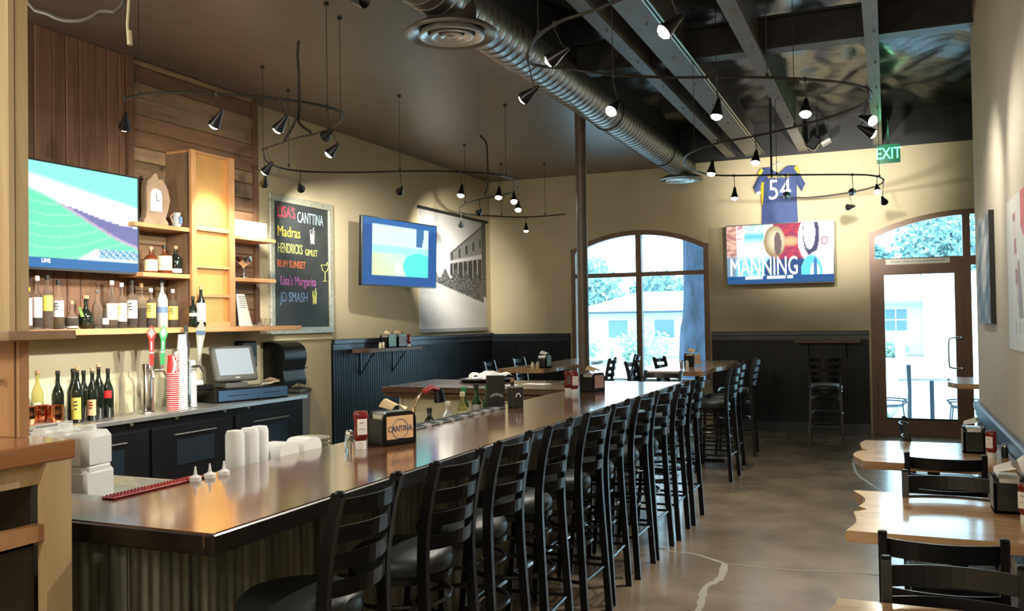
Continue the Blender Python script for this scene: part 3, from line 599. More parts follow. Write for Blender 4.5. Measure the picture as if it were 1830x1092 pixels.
for x, y, rz, lab in ((-1.50 - .2, 9.60, 0, 'black bar stool at the right side of the high slab table, nearer one'), (-1.68, 10.62, 3, 'black bar stool at the right side of the high slab table, farther one'),
        (-1.66, 8.95, -3, 'black bar stool at the near right corner of the high slab table'),
        (-1.95, 7.78, 82, 'black bar stool across the far end of the bar, broad back towards the window'),
        (-2.48, 9.85, 176, 'black bar stool on the window side of the high slab table, nearer one'), (-2.42, 10.95, 172, 'black bar stool on the window side of the high slab table, farther one'),
        (-3.36, 11.5, 20, 'black bar stool silhouetted in the window just right of the steel column'), (-3.42, 10.6, 5, 'black bar stool partly hidden behind the steel column foot'),
        (-4.22, 9.75, 184, 'black bar stool at the left of the far wooden table, nearer one'), (-4.22, 10.65, 178, 'black bar stool at the left of the far wooden table, farther one'),
        (-.72, 11.45, -87, 'lone black bar stool in the dark against the back wall wainscot'), (1.18, 9.25, 10, 'black bar stool mostly hidden behind the corner of the right wall')):
    dup(st0, (x, y, 0), radians(rz), lab, GH)
def make_chair(lab, group):
    t = thing('dining_chair', lab, 'chair', (0, 0, 0), 0, group)
    MB().bbox(-.20, .18, -.19, .19, .435, .475, .014).build('seat', 'vinyl', t)
    MB().box(-.19, .19, -.18, .18, .405, .435).build('seat_frame', 'black', t)
    for sy in (-1, 1):
        y = .182 * sy
        MB().tube(smoothpts([(.235, y, 0), (.20, y, .25), (.19, y, .45), (.20, y, .62), (.235, y, .862)], 3), .02, sq=(.038, .028)).build('back_post', 'black', t)
        MB().lathe([(.0, -.006), (.014, -.003), (.0165, .004), (.012, .010), (0, .012)], (.238, y, .862), 10, closed=False).build('finial', 'black', t, smooth=True)
        MB().tube([(-.19, y * .97, 0), (-.18, y * .97, .42)], .02, sq=(.03, .03)).build('front_leg', 'black', t)
    slat_mesh(.175, .045, .222, .815, .062, lean=.005).build('top_slat', 'black', t)
    for z, x in ((.735, .209), (.655, .202), (.575, .196)): slat_mesh(.175, .045, x, z, .044, lean=.003).build('slat', 'black', t)
    MB().tube([(-.185, -.176, .2), (.21, -.18, .2)], .009, 6).tube([(-.185, .176, .2), (.21, .18, .2)], .009, 6).tube([(-.185, -.176, .26), (-.185, .176, .26)], .009, 6).build('stretcher', 'black', t, smooth=True)
    return t
GC = 'black dining chairs at the wall tables'
c0 = make_chair('black ladder back chair facing away on the near side of the middle slab table', GC); c0.location = (.15, 3.50 - .235 + .22, 0); c0.rotation_euler[2] = radians(-90)
dup(c0, (.17, 3.10 - .42, 0), radians(92), 'nearest black ladder back chair at bottom right, behind the closest slab table', GC)
dup(c0, (.245, 4.62 - .30, 0), radians(91), 'black ladder back chair on the far side of the middle slab table', GC)
dup(c0, (.265, 5.14 + .24, 0), radians(-91), 'black ladder back chair on the near side of the third slab table', GC)
dup(c0, (.33, 6.78, 0), radians(180), 'black chair turned sideways beyond the third slab table, facing the right wall', GC)
# ================= TABLES =================
def slab(name, lab, x0, x1, y0, y1, ztop, th, wavy, mt, group, seed, side='x'):
    t = thing(name, lab, 'table', ((x0 + x1) / 2, (y0 + y1) / 2, 0), group=group); rr = random.Random(seed)
    ph = rr.uniform(0, 6)
    if side == 'x':
        pts = [(x1, y0), (x1, y1)]; n = 14
        e = [(x0 + .018 * sin(ph + 5.5 * i / n) + .02 * sin(2 * ph + 11 * i / n) + .05 * (abs(i / n - .5) < .06) - .0, y1 + (y0 - y1) * i / n) for i in range(n + 1)]
        pts += e; edge = e
    else:
        n = 22; e = [(x1 + .02 * sin(ph + 7 * i / n) + .015 * sin(17 * i / n), y0 + (y1 - y0) * i / n) for i in range(n + 1)]; f = [(x0 + .02 * sin(ph + 6 * i / n), y1 + (y0 - y1) * i / n) for i in range(n + 1)]
        pts = e + f; edge = e
    nb = 3; MB().prism(pts, th, Matrix.Translation((0, 0, ztop - th))).build('slab_top', mt, t, world=True)
    cx, cy = t.location.x, t.location.y
    MB().lathe([(.035, .02), (.035, ztop - th)], n=14).build('pedestal', 'black', t, smooth=True)
    MB().box(-.28, .28, -.03, .03, .0, .03).box(-.03, .03, -.28, .28, .0, .029).build('cross_foot', 'black', t)
    MB().box(-.2, .2, -.03, .03, ztop - th - .02, ztop - th).build('top_bracket', 'black', t)
    return t
GT = 'live edge slab tables along the right wall'
slab('slab_table', 'nearest live edge slab table, only its far corner showing at the bottom right', -.19, .66, 1.95, 2.84, .75, .045, 1, 'slab', GT, 1)
slab('slab_table', 'middle live edge slab table on the right with a wavy pale left end', -.145, .66, 3.74, 4.62, .75, .045, 1, 'slab', GT, 2)
slab('slab_table', 'third live edge slab table on the right, last low one before the door', -.18, .66, 5.55, 6.50, .75, .045, 1, 'slab', GT, 3)
slab('slab_table', 'small high slab table past the corner of the right wall by the door', .53, 1.35, 8.78, 9.75, .98, .045, 1, 'slab', GT, 4)
slab('high_slab_table', 'long high live edge slab table by the window at the end of the bar', -2.28, -1.68, 8.78, 11.15, 1.07, .045, 1, 'hislab', 'high slab tables', 5, 'y')
slab('high_slab_table', 'far high wooden slab table left of the steel column', -4.0, -3.45, 9.0, 11.6, 1.07, .045, 1, 'hislab', 'high slab tables', 6, 'y')
# ================= SERVICE STATION (left foreground) =================
s = thing('service_station', 'wooden service station with thick counter in the left foreground', 'station', (-2.6, 1.2, 0)); XS = -1.986
MB().bbox(-3.3, XS, .55, 1.70, 1.256, 1.306, .004).build('counter_slab', 'topw', s, world=True)
MB().box(-3.2, XS - .03, .6, 1.66, 1.20, 1.256).build('apron', 'postw', s, world=True)
MB().box(XS - .035, XS - .004, 1.612, 1.688, 0, 1.256).build('leg', 'postw', s, world=True)
MB().box(XS - .035, XS - .004, .58, .66, 0, 1.256).build('leg', 'postw', s, world=True)
MB().box(XS - .05, XS - .012, .66, 1.612, 1.058, 1.098).build('side_rail', 'midw', s, world=True)
MB().box(-3.2, XS - .05, .62, 1.66, 1.04, 1.06).build('shelf', 'midw', s, world=True)
MB().box(-3.2, XS - .085, 1.63, 1.68, 0, 1.2).box(XS - .07, XS - .05, .66, 1.612, 0, 1.058).build('dark_panel', mat('dark_brown_panel', (.035, .028, .022), .6), s, world=True)  # panels in one even dark brown
# hutch above it
h = thing('wall_hutch', 'knotty wooden cabinet with small silver knob standing on the service station', 'cabinet', (-2.6, 1.68, 1.306))
MB().box(-3.1, -2.175, 1.665, 1.69, 1.307, 1.567).build('door', 'midw', h, world=True)
MB().box(-2.163, -2.152, 1.663, 1.692, 1.307, 1.567).build('stile', 'midw', h, world=True)
MB().box(-2.175, -2.163, 1.669, 1.69, 1.307, 1.567).build('groove', 'shelfw', h, world=True)

MB().lathe([(.004, 0), (.005, .01), (.010, .018), (.008, .026), (0, .028)], n=12, closed=False, T=Matrix.Translation((-2.222, 1.665, 1.462)) @ Matrix.Rotation(pi / 2, 4, 'X')).build('knob', 'chrome', h, smooth=True, world=True)
l_ = MB().bbox(-2.30, -2.04, 1.547, 1.75, 1.568, 1.594, .003).build('ledge_board', 'ledgew'); tag(l_, 'short brown ledge board under the pale corner post at far left', 'ledge')
p_ = thing('corner_post', 'pale knotty pine post of two boards rising to the ceiling at far left', 'post', (-2.18, 1.70, 1.594))
MB().box(-2.40, -2.178, 1.655, 1.672, 1.594, ZC).build('board', 'postw', p_, world=True); MB().box(-2.21, -2.183, 1.679, 1.718, 1.594, ZC).build('board', 'postw', p_, world=True)
MB().box(-2.40, -2.188, 1.672, 1.715, 1.594, ZC).build('groove', 'shelfw', p_, world=True)
# ================= BACK BAR =================
M['coolerb'] = mat('cooler_black', (.004, .004, .005), .45, spec=.2)
bc = thing('back_bar_cooler', 'long black back bar cooler with stainless steel top', 'cooler', (-5.45, 5.2, 0))
MB().bbox(XB + .003, -5.18, 3.2, 7.08, .885, .92, .004).build('steel_top', 'steel', bc, world=True)
MB().box(XB + .003, -5.22, 3.2, 7.05, 0, .885).build('cabinet', 'coolerb', bc, world=True)
for k, (a, b) in enumerate(((3.25, 4.15), (4.19, 5.09), (5.13, 6.03), (6.07, 7.0))):
    d = MB().bbox(-5.22, -5.185, a, b, .12, .82, .006).build('door', 'coolerb', bc, world=True)
    MB().box(-5.186, -5.168, a + .22, b - .22, .742, .750).build('handle', 'grey', d, world=True)
    MB().box(-5.186, -5.178, a + .24, b - .24, .50, .70).build('vent_window', mat('bluish_sheen_glass_%d' % k, (.008, .014, .022), .2), d, world=True)  # bluish reflection put into the black glass colour
for yy in (4.9, 5.35, 5.9, 6.2): MB().bbox(-5.18, -5.168, yy, yy + .03, .865, .885, .003).build('hinge', 'chrome', bc, world=True)
sh = thing('back_bar_shelf', 'long orange fir shelf running under the big television and carrying the liquor bottles', 'shelf', (-5.6, 5, 1.56)); MB().bbox(XB + .003, -5.33, 2.7, 7.20, 1.545, 1.59, .004).build('board', 'orangeh', sh, world=True)
tw = thing('shelf_tower', 'tall orange fir display tower with amber back panel between the wall shelves', 'cabinet', (-5.55, 6.05, 1.59))
MB().box(XB + .030, -5.42, 5.80, 5.845, 1.592, 3.08).build('side_panel', 'towside', tw, world=True); MB().box(XB + .030, -5.42, 6.26, 6.305, 1.592, 3.08).build('side_panel', 'orangew', tw, world=True)
MB().box(-5.455, -5.44, 5.845, 6.26, 1.592, 3.08).build('amber_panel', 'amber', tw, world=True)
MB().box(-5.42, -5.395, 5.785, 5.84, 1.592, 3.10).box(-5.42, -5.395, 6.255, 6.32, 1.592, 3.10).build('face_stile', 'orangew', tw, world=True)
for z in (1.62, 1.86, 2.11, 2.45): MB().box(-5.44, -5.402, 5.846, 6.255, z - (.03 if z in (1.62, 2.45) else .012), z + .012).build('shelf', 'orangeh', tw, world=True)
MB().box(XB + .030, -5.41, 5.80, 6.305, 3.08, 3.10).build('top_board', 'orangeh', tw, world=True)
def shelf(y0, y1, z, lab): 
    t = thing('wall_shelf', lab, 'shelf', (-5.57, (y0 + y1) / 2, z)); MB().bbox(XB + .03, -5.42, y0, y1, z - .035, z, .003).build('board', 'orangeh', t, world=True)
shelf(5.20, 5.798, 2.43, 'upper short fir shelf left of the tower, under the carved clock'); shelf(5.28, 5.798, 2.035, 'lower short fir shelf left of the tower, under the whiskey bottles')
shelf(6.325, 6.93, 2.42, 'upper short fir shelf right of the tower, holding a white box'); shelf(6.325, 6.93, 2.035, 'lower short fir shelf right of the tower, under the silver trophy')
# --- bottles
def prof_bottle(kind, r, h):
    nr = .0135
    if kind == 'wine': return [(0, .004), (r * .9, 0), (r, .006), (r, h * .58), (r * .85, h * .66), (nr + .003, h * .78), (nr, h * .84), (nr, h * .97), (nr + .002, h * .975), (nr + .002, h)]
    if kind == 'tall': return [(0, .004), (r * .95, 0), (r, .006), (r, h * .62), (r * .9, h * .67), (nr + .004, h * .76), (nr, h * .80), (nr, h)]
    if kind == 'square': return [(0, .004), (r * .95, 0), (r, .008), (r, h * .66), (r * .8, h * .72), (nr, h * .77), (nr, h)]
    if kind == 'round': return [(0, .004), (r * .6, 0), (r * .85, h * .08), (r, h * .25), (r * .9, h * .42), (r * .5, h * .56), (nr + .002, h * .66), (nr, h * .75), (nr, h)]
    if kind == 'flat': return [(0, .004), (r * .95, 0), (r, .01), (r * 1.02, h * .35), (r * .98, h * .60), (r * .6, h * .70), (nr + .002, h * .76), (nr, h * .82), (nr, h)]
    return [(0, 0), (r, 0), (r, h)]
def bottle(x, y, z, kind, r, h, glass, lab, liquid=None, label=None, lz=(.2, .55), cap='blkl', capn=1.0, group=None, print_=None, sq=False, lang=160, cat='bottle', rzz=0.):
    r *= 1.10 if z > 1.5 else 1.0; t = thing('bottle', lab, cat, (x, y, z), rzz, group); n = 4 if sq else 16; ch = .06 * h
    T = Matrix.Rotation(pi / 4, 4, 'Z') @ Matrix.Diagonal((1.25, 1.25, 1, 1)) if sq else None
    MB().lathe(prof_bottle(kind, r, h - ch), n=n if sq else 16, T=T, closed=False).build('glass_body', glass, t, smooth=not sq)
    if liquid: MB().lathe([(0, .006), (r * .88, .006), (r * .88, h * .42), (0, h * .42)], n=n, T=T, closed=False).build('liquid', liquid, t, smooth=not sq)
    MB().lathe([(.0155 * capn, h - ch - .012), (.0165 * capn, h - ch), (.0165 * capn, h - .003), (.012 * capn, h), (0, h)], n=12, closed=False).build('cap', cap, t, smooth=True)
    if label:
        mb = MB(); a = radians(lang) / 2; rr_ = r * 1.012 + .0006 if kind != 'round' else r * 1.0
        k = 10; vs = []
        if sq: mb.box(r * .885, r * .895, -r * .72, r * .72, h * lz[0], h * lz[1])
        else:
            for i in range(k + 1):
                an = -a + 2 * a * i / k - .3; vs += [(rr_ * cos(an), rr_ * sin(an), h * lz[0]), (rr_ * cos(an), rr_ * sin(an), h * lz[1])]
            mb.add(vs, [(2 * i, 2 * i + 2, 2 * i + 3, 2 * i + 1) for i in range(k)])
        lb = mb.build('label', label, t, smooth=not sq)
        if print_:
            mb = MB()
            for q, (zz, hw) in enumerate(((.78, .5), (.62, .62), (.45, .4))):
                z0 = h * (lz[0] + (lz[1] - lz[0]) * zz); x0 = rr_ * cos(.3) + .003 if not sq else r * .9
                mb.add([(x0, -rr_ * hw * .6 - (0 if sq else rr_ * .25), z0), (x0, rr_ * hw * .6 - (0 if sq else rr_ * .25), z0), (x0, rr_ * hw * .6 - (0 if sq else rr_ * .25), z0 + h * .025), (x0, -rr_ * hw * .6 - (0 if sq else rr_ * .25), z0 + h * .025)], [(0, 1, 2, 3)])
            mb.build('label_print', print_, lb)
    return t
GB = 'liquor bottles on the long back bar shelf'; sx = -5.57; RZB = -.75
B = [ # y, top z, kind, r, glass, liquid, label, lz, cap, print, label text, sq
 (4.372, 1.89, 'tall', .030, 'clear', None, 'lwhite', (.1, .75), 'gold', None, 'cream labelled bottle half hidden by the corner post', False),
 (4.447, 1.975, 'tall', .034, 'clear', None, 'lpink', (.22, .60), 'lpink', None, 'tall clear bottle with pale pink label and pink cap', False),
 (4.53, 1.985, 'square', .036, 'clear', None, 'lyel', (.34, .62), 'blkl', None, 'clear bottle with square yellow label and dark stopper', False),
 (4.622, 1.95, 'tall', .037, 'clear', 'palew', 'lwhite', (.25, .58), 'blkl', 'blkl', 'clear bottle with white label and dark lettering', False),
 (4.735, 1.80, 'round', .045, 'clear', 'frost', None, (.2, .5), 'cork', None, 'short bottle with cork stopper and violet blue body', False),
 (4.86, 1.845, 'round', .052, 'dglass', None, None, (.2, .5), 'cork', None, 'black round decanter with wide cork and green neck tag', False),
 (4.965, 1.89, 'flat', .034, 'clear', None, None, (.2, .5), 'chrome', None, 'clear bottle with curved steel pourer', False),
 (5.035, 1.75, 'round', .030, 'clear', None, 'lpink', (.2, .5), 'clear', None, 'small round clear bottle with oval pink emblem', False),
 (5.105, 1.965, 'tall', .040, 'clear', None, 'lwhite', (.18, .52), 'lwhite', None, 'greenish clear bottle with white and teal label', False),
 (5.20, 1.95, 'tall', .038, 'clear', 'honey', 'lcream', (.15, .55), 'lpink', 'lyel', 'clear bottle with cream label and violet neck', False),
 (5.305, 1.975, 'square', .038, 'clear', None, 'lwhite', (.2, .58), 'blkl', 'blkl', 'clear bottle, big white label, black cap', False),
 (5.40, 1.955, 'tall', .036, 'clear', 'honey', None, (.2, .55), 'cork', None, 'clear bottle of pale amber spirit with tan cap', False),
 (5.50, 1.915, 'square', .038, 'clear', 'honey', 'lyel', (.25, .62), 'lwhite', 'blkl', 'clear bottle with yellow label and white cap', False),
 (5.622, 2.0, 'wine', .042, 'frost', None, 'railb', (.3, .42), 'blue', None, 'tall frosted bottle with blue neck and pourer', False),
 (5.742, 1.915, 'square', .040, 'clear', None, 'lyel', (.2, .55), 'lwhite', 'blkl', 'clear bottle with wide yellow label and silver cap', False),
 (5.862, 1.85, 'square', .030, 'dglass', None, 'lcream', (.35, .45), 'blkl', None, 'small dark bottle with thin pale label band', False),
 (5.955, 1.94, 'wine', .036, 'dglass', None, 'lwhite', (.12, .58), 'cork', 'lcream', 'dark bottle with cork top and tall white label', False)]
for (y, zt, kd, r, g, lq, lb, lz, cp, pr_, lab, sq) in B:
    xx = sx + (.07 if y > 5.8 else 0)
    t = bottle(-5.350 if y > 5.8 else xx, (y - .12 if y > 5.8 else y), 1.591, kd, r, zt - 1.591, g, lab + ' on the long back bar shelf', lq, lb, lz, cp, 1.0 if 'wide cork' not in lab else 1.5, GB, pr_, sq, rzz=RZB if not sq else 0)
    if 'green neck tag' in lab: MB().add([(.05, -.05, .17), (.07, -.03, .165), (.085, -.005, .09), (.065, -.03, .09)], [(0, 1, 2, 3)]).build('green_tag', mat('lime_tag', (.45, .8, .25), .6), t)
    if 'pourer' in lab: MB().tube(smoothpts([(0, 0, zt - 1.591), (0, 0, zt - 1.591 + .02), (.012, -.012, zt - 1.591 + .05)]), .005, 6).build('pourer', 'chrome', t, smooth=True)
for y, zt, r, lb, lz, lab in ((5.465, 2.255, .05, 'lcream', (.08, .5), 'red brown whiskey bottle with oval cream label, left of three on the upper shelf'), (5.612, 2.275, .058, 'lcream', (.12, .62), 'wide whiskey bottle with square cream label, middle of three on the upper shelf'), (5.738, 2.28, .048, 'lwhite', (.06, .2), 'dark whiskey bottle with small white base label, right of three on the upper shelf')):
    bottle(-5.53, y, 2.036, 'flat', r, zt - 2.036, 'amberg' if lb == 'lcream' else 'dglass', lab, None, lb, lz, 'cork' if r < .052 else 'blkl', 1.2, 'whiskey bottles on the short shelf', 'blkl' if r > .06 else None, rzz=RZB)
GW = 'wine bottles on the steel back bar top'
for x, y, zt, g, lb, lz, cp, pr_, lab in ((-5.62, 4.38, 1.22, 'clear', None, (.2, .5), 'green', None, 'pale green clear bottle beside the cabinet edge behind the copper mugs'),
    (-5.60, 4.47, 1.30, 'palew', 'lcream', (.12, .4), 'cork', None, 'round shouldered bottle of pale wine with large oval label'), (-5.47, 4.53, 1.295, 'dglass', None, (.2, .5), 'blkl', None, 'plain black wine bottle left of the yellow diamond label'),
    (-5.36, 4.60, 1.32, 'dglass', 'lyel', (.06, .45), 'cork', 'blkl', 'dark wine bottle with yellow diamond shaped label'), (-5.52, 4.70, 1.30, 'dglass', None, (.2, .5), 'blkl', None, 'black wine bottle at the back between the labelled ones'),
    (-5.36, 4.73, 1.305, 'dglass', 'tan', (.10, .40), 'cork', 'red', 'black wine bottle with broad tan label'), (-5.55, 4.82, 1.28, 'dglass', None, (.2, .5), 'blkl', None, 'black wine bottle in the back row with black foil neck'),
    (-5.42, 4.84, 1.33, 'dglass', None, (.2, .5), 'cork', None, 'tall dark bottle with cork, second from the right of the wines'), (-5.42, 4.925, 1.29, 'dglass', 'redc', (.40, .55), 'blkl', None, 'rightmost dark wine bottle with a red round seal')):
    bottle(x, y, .922, 'wine', .040, zt - .922, g, lab, None, lb, lz, cp, .95, GW, pr_, lang=110, rzz=RZB)
tag(MB().bbox(-5.52, -5.20, 4.13, 4.43, .9215, .958, .004).build('mug_tray', 'steel'), 'small steel tray carrying the copper mugs', 'tray')
for k, (x, y) in enumerate(((-5.46, 4.19), (-5.34, 4.20), (-5.37, 4.32), (-5.26, 4.34))):
    c = thing('copper_mug', ('leftmost copper mug by the cabinet', 'copper mug, second from the left in front', 'copper mug, third, tucked behind', 'copper mug at the right end of the mug row')[k] + ' on the steel back bar', 'mug', (x, y, .959), .6 * k, 'hammered copper mugs')
    MB().lathe([(0, .003), (.040, 0), (.048, .02), (.050, .06), (.044, .10), (.047, .112), (.044, .112), (.042, .06), (0, .02)], n=18, closed=False).build('cup', 'copper', c, smooth=True)
    MB().tube(smoothpts([(.046, 0, .09), (.068, 0, .09), (.075, 0, .06), (.066, 0, .03), (.048, 0, .025)]), .004, 6).build('handle', 'copper', c, smooth=True)
j = thing('glass_jar', 'large empty clear glass jar with a narrower mouth left of the tap tower', 'jar', (-5.48, 5.11, .922))
MB().lathe([(0, .004), (.085, 0), (.095, .015), (.097, .22), (.085, .265), (.058, .285), (.058, .32), (.063, .322), (.063, .33), (.054, .33), (.053, .285), (.08, .26), (.091, .215), (.091, .02), (0, .01)], n=28, closed=False).build('glass', 'clear', j, smooth=True)
# --- tap towers
def tower(x, y, lab):
    t = thing('tap_tower', lab, 'tap tower', (x, y, .922))
    MB().lathe([(.055, 0), (.055, .012), (.045, .02), (.045, .375), (.040, .385), (0, .387)], n=24, closed=False).build('column', 'chrome', t, smooth=True)
    return t
def faucet(t, p, d, hcol, hname, kind, top, lean=0):
    p = Vector(p); d = Vector(d)
    f = MB().cyl(p, p + d * .07, .012).cyl(p + d * .07, p + d * .10 + Vector((0, 0, -.055)), .010).cyl(p + d * .065 + Vector((0, 0, -.015)), p + d * .065 + Vector((0, 0, .045)), .011, .007).build('faucet', 'chrome', t, smooth=True)
    q = p + d * .065 + Vector((0, 0, .045)); hh = top
    T = Matrix.Translation(q) @ Matrix.Rotation(lean, 4, 'X') @ Matrix.Rotation(-.85, 4, 'Z')
    def pr(poly, th, mt, nm, off=0, par=t, l=None):    # poly in (y,z), thickness in x
        Tm = T @ Matrix(((0, 0, 1, -th / 2 + off), (1, 0, 0, 0), (0, 1, 0, 0), (0, 0, 0, 1))); return MB().prism(poly, th, Tm).build(nm, mt, par, label=l)
    if kind == 'diamond':
        a = pr([(-.014, 0), (.014, 0), (.017, hh * .62), (.034, hh * .80), (0, hh), (-.034, hh * .80), (-.017, hh * .62)], .022, hcol, 'tap_handle', l=hname)
        dm = [(0, hh * .66), (.026, hh * .80), (0, hh * .95), (-.026, hh * .80)]; pr(dm, .025, chalk('pale' + hcol, (.85, .35, .33) if 'red' in hcol else (.35, .75, .45)), 'diamond_face', par=a)
        pr([(-.013, hh * .30), (.013, hh * .30), (.013, hh * .34), (-.013, hh * .34)], .026, 'lwhite', 'band', par=a); pr([(-.004, hh * .38), (.004, hh * .38), (.004, hh * .6), (-.004, hh * .6)], .0245, 'lwhite', 'handle_lettering', par=a)
    elif kind == 'paddle':
        a = pr([(-.010, 0), (.010, 0), (.026, hh * .2), (.030, hh * .45), (.016, hh * .65), (.018, hh * .95), (0, hh), (-.018, hh * .95), (-.016, hh * .65), (-.030, hh * .45), (-.026, hh * .2)], .02, hcol, 'tap_handle', l=hname)
        pr([(-.004, hh * .25), (.004, hh * .25), (.006, hh * .8), (-.006, hh * .8)], .0225, 'grey', 'handle_lettering', par=a)
    else:
        a = pr([(-.008, 0), (.008, 0), (.040, hh * .74), (.016, hh * .9), (.010, hh), (-.010, hh), (-.016, hh * .9), (-.040, hh * .74)], .02, hcol, 'tap_handle', l=hname)
        pr([(-.033, hh * .62), (.033, hh * .62), (.038, hh * .72), (-.038, hh * .72)], .023, 'blue', 'blue_band', par=a); pr([(-.005, hh * .15), (.005, hh * .15), (.012, hh * .58), (-.012, hh * .58)], .023, 'lcream', 'handle_lettering', par=a)
t1 = tower(-5.36, 5.25, 'chrome beer tower with a red and a green tap handle'); fd1 = Vector((.9, -.45, 0)).normalized(); 
faucet(t1, Vector((.04, -.02, .33)), fd1, 'redc', 'red diamond topped tap handle', 'diamond', .315); faucet(t1, Vector((.03, .045, .33)), Vector((.35, .93, 0)), 'green', 'green diamond topped tap handle', 'diamond', .315, -.06)
t2 = tower(-5.36, 5.655, 'chrome beer tower behind the paper cup stacks with a black and a tapered handle')
faucet(t2, Vector((.035, -.03, .34)), Vector((.75, -.65, 0)), 'blkl', 'black carved tap handle', 'paddle', .31); faucet(t2, Vector((.03, .045, .34)), Vector((.35, .93, 0)), mat('pewter', (.30, .30, .26), .4, .3), 'tapered tap handle with blue band', 'taper', .35, -.1)
def cups(x, y, z, n, r0, r1, hc, step, mt, rim, lab, up=False):
    t = thing('cup_stack', lab, 'cup stack', (x, y, z)); mb = MB()
    for k in range(n):
        z0 = k * step
        MB().lathe([(r1, 0), (r1 + .003, .002), (r1 + .003, .006), (r1, .008), (r1 - .0015, .0095 if k < n - 1 else .0095), (r1 - (r1 - r0) * (step / hc if k < n - 1 else 1), z0 * 0 + (step if k < n - 1 else hc))] + ([(0, hc)] if k == n - 1 else []), (0, 0, z0), 20, closed=False).build('cup', mt, t, smooth=True)
        mb.lathe([(r1 + .001, .001), (r1 + .0042, .003), (r1 + .0042, .006), (r1, .0075)], (0, 0, z0), 20, closed=False)
    mb.build('cup_rims', rim, t, smooth=True, kind='stuff'); return t
ct = cups(-5.27, 5.425, .922, 19, .034, .047, .15, .0165, 'redc', 'lwhite', 'tall stack of red and white soft drink cups between the tap towers')
text('Coca-Cola', 'cup_lettering', 'lwhite', ct, (-5.27 + .0445, 5.425 - .012, .922 + .385), (pi / 2, -pi / 2, pi / 2 - .3), .042, .0015)
zt_ = .922 + 18 * .0165
MB().grid(lambda u, v: ((.0475 - .012 * v) * cos(-.9 + .35 * u + .3 * sin(3 * v)), (.0475 - .012 * v) * sin(-.9 + .35 * u + .3 * sin(3 * v)), 18 * .0165 + .012 + .13 * v), 2, 8).build('white_swoosh', 'lwhite', ct)
cups(-5.275, 5.535, .922, 29, .030, .040, .12, .0175, 'white', 'paper', 'tall stack of plain white cups behind the red cups, reaching the shelf')
cups(-5.38, 5.76, .922, 24, .026, .032, .08, .0135, 'white', 'paper', 'narrow stack of small white cups right of the second beer tower')
# --- trophy, box, sign, clock etc
c = thing('silver_trophy', 'silver trophy bowl on a stem on the lower right wall shelf', 'trophy', (-5.52, 6.58, 2.036))
MB().lathe([(0, 0), (.035, 0), (.033, .02), (.008, .035), (.006, .09), (.012, .10), (.02, .115), (.055, .14), (.075, .175), (.078, .2), (.072, .2), (.05, .15), (0, .13)], n=24, closed=False).build('bowl', 'chrome', c, smooth=True)
MB().tube(smoothpts([(.07, 0, .19), (.095, 0, .18), (.09, 0, .14), (.06, 0, .14)]), .004, 6).tube(smoothpts([(-.07, 0, .19), (-.095, 0, .18), (-.09, 0, .14), (-.06, 0, .14)]), .004, 6).build('handle', 'chrome', c, smooth=True)
c = thing('white_card_box', 'white card box with a row of blue squares on the upper right wall shelf', 'box', (-5.5, 6.60, 2.421)); MB().bbox(-.07, .03, -.24, .26, 0, .15, .004).build('box_body', 'paper', c)
for k in range(3): MB().box(.0305, .032, -.17 + k * .10, -.11 + k * .10, .02, .055).build('blue_square', 'railb', c)
c = thing('menu_card', 'leaning white price card standing on the shelf right of the tower', 'card', (-5.50, 6.57, 1.591)); MB().add([(.02, -.10, 0), (.02, .08, 0), (-.03, .03, .30), (-.03, -.08, .30), (.014, -.10, 0), (.014, .08, 0), (-.036, .03, .30), (-.036, -.08, .30)], [(0, 1, 2, 3), (7, 6, 5, 4), (0, 4, 5, 1), (1, 5, 6, 2), (2, 6, 7, 3), (3, 7, 4, 0)]).build('card', 'paper', c)
mb = MB()
for k in range(6): z = .17 + k * .02; xx = .02 - .05 * z / .3 + .0008; mb.add([(xx, -.06, z), (xx, .03, z), (xx - .0012, .03, z + .008), (xx - .0012, -.06, z + .008)], [(0, 1, 2, 3)])
mb.build('printed_lines', 'duds', c)
for k, y in enumerate((6.80, 6.88)):
    c = thing('shot_glass', ('clear shot glass at the right end of the back shelf, nearer the card', 'clear shot glass at the very end of the back shelf')[k], 'glass', (-5.48, y, 1.591)); MB().lathe([(0, .008), (.018, 0), (.025, .07), (.023, .07), (.017, .012), (0, .012)], n=16, closed=False).build('glass', 'clear', c, smooth=True)
c = thing('carved_clock', 'carved pale wooden mantel clock with white arched dial on the upper shelf', 'clock', (-5.52, 5.50, 2.431))
op = [(-.13, 0), (.13, 0), (.13, .03), (.10, .06), (.13, .14), (.15, .22), (.13, .30), (.10, .35), (.06, .385), (.03, .375), (.0, .43), (-.03, .415), (-.05, .385), (-.09, .36), (-.105, .28), (-.10, .12), (-.11, .06), (-.13, .03)]
TX = Matrix(((0, 0, 1, 0), (1, 0, 0, 0), (0, 1, 0, 0), (0, 0, 0, 1)))
MB().prism(op, .06, Matrix.Translation((-.04, 0, 0)) @ TX).build('case', mat('carved_pale_wood', (.42, .30, .2), .6, noise=.2), c)
MB().prism([(-.07, .11), (.05, .11), (.05, .25), (.035, .285), (-.01, .30), (-.055, .285), (-.07, .25)], .012, Matrix.Translation((.02, 0, 0)) @ TX).build('dial', 'lwhite', c)
MB().box(.032, .034, -.012, -.008, .2, .26).box(.032, .034, -.01, .025, .198, .203).build('hand', 'blkl', c)
c = thing('blue_figurine', 'small blue and white ceramic pitcher beside the carved clock', 'pitcher', (-5.50, 5.72, 2.431)); MB().lathe([(0, 0), (.03, 0), (.045, .04), (.04, .08), (.03, .10), (.034, .125), (.028, .125), (0, .05)], n=16, closed=False).build('body', 'frost', c, smooth=True); MB().box(.038, .046, -.015, .02, .03, .09).build('blue_mark', 'railb', c)
MB().tube(smoothpts([(0, -.03, .11), (0, -.065, .09), (0, -.045, .04)]), .006, 6).build('handle', 'cork', c, smooth=True)
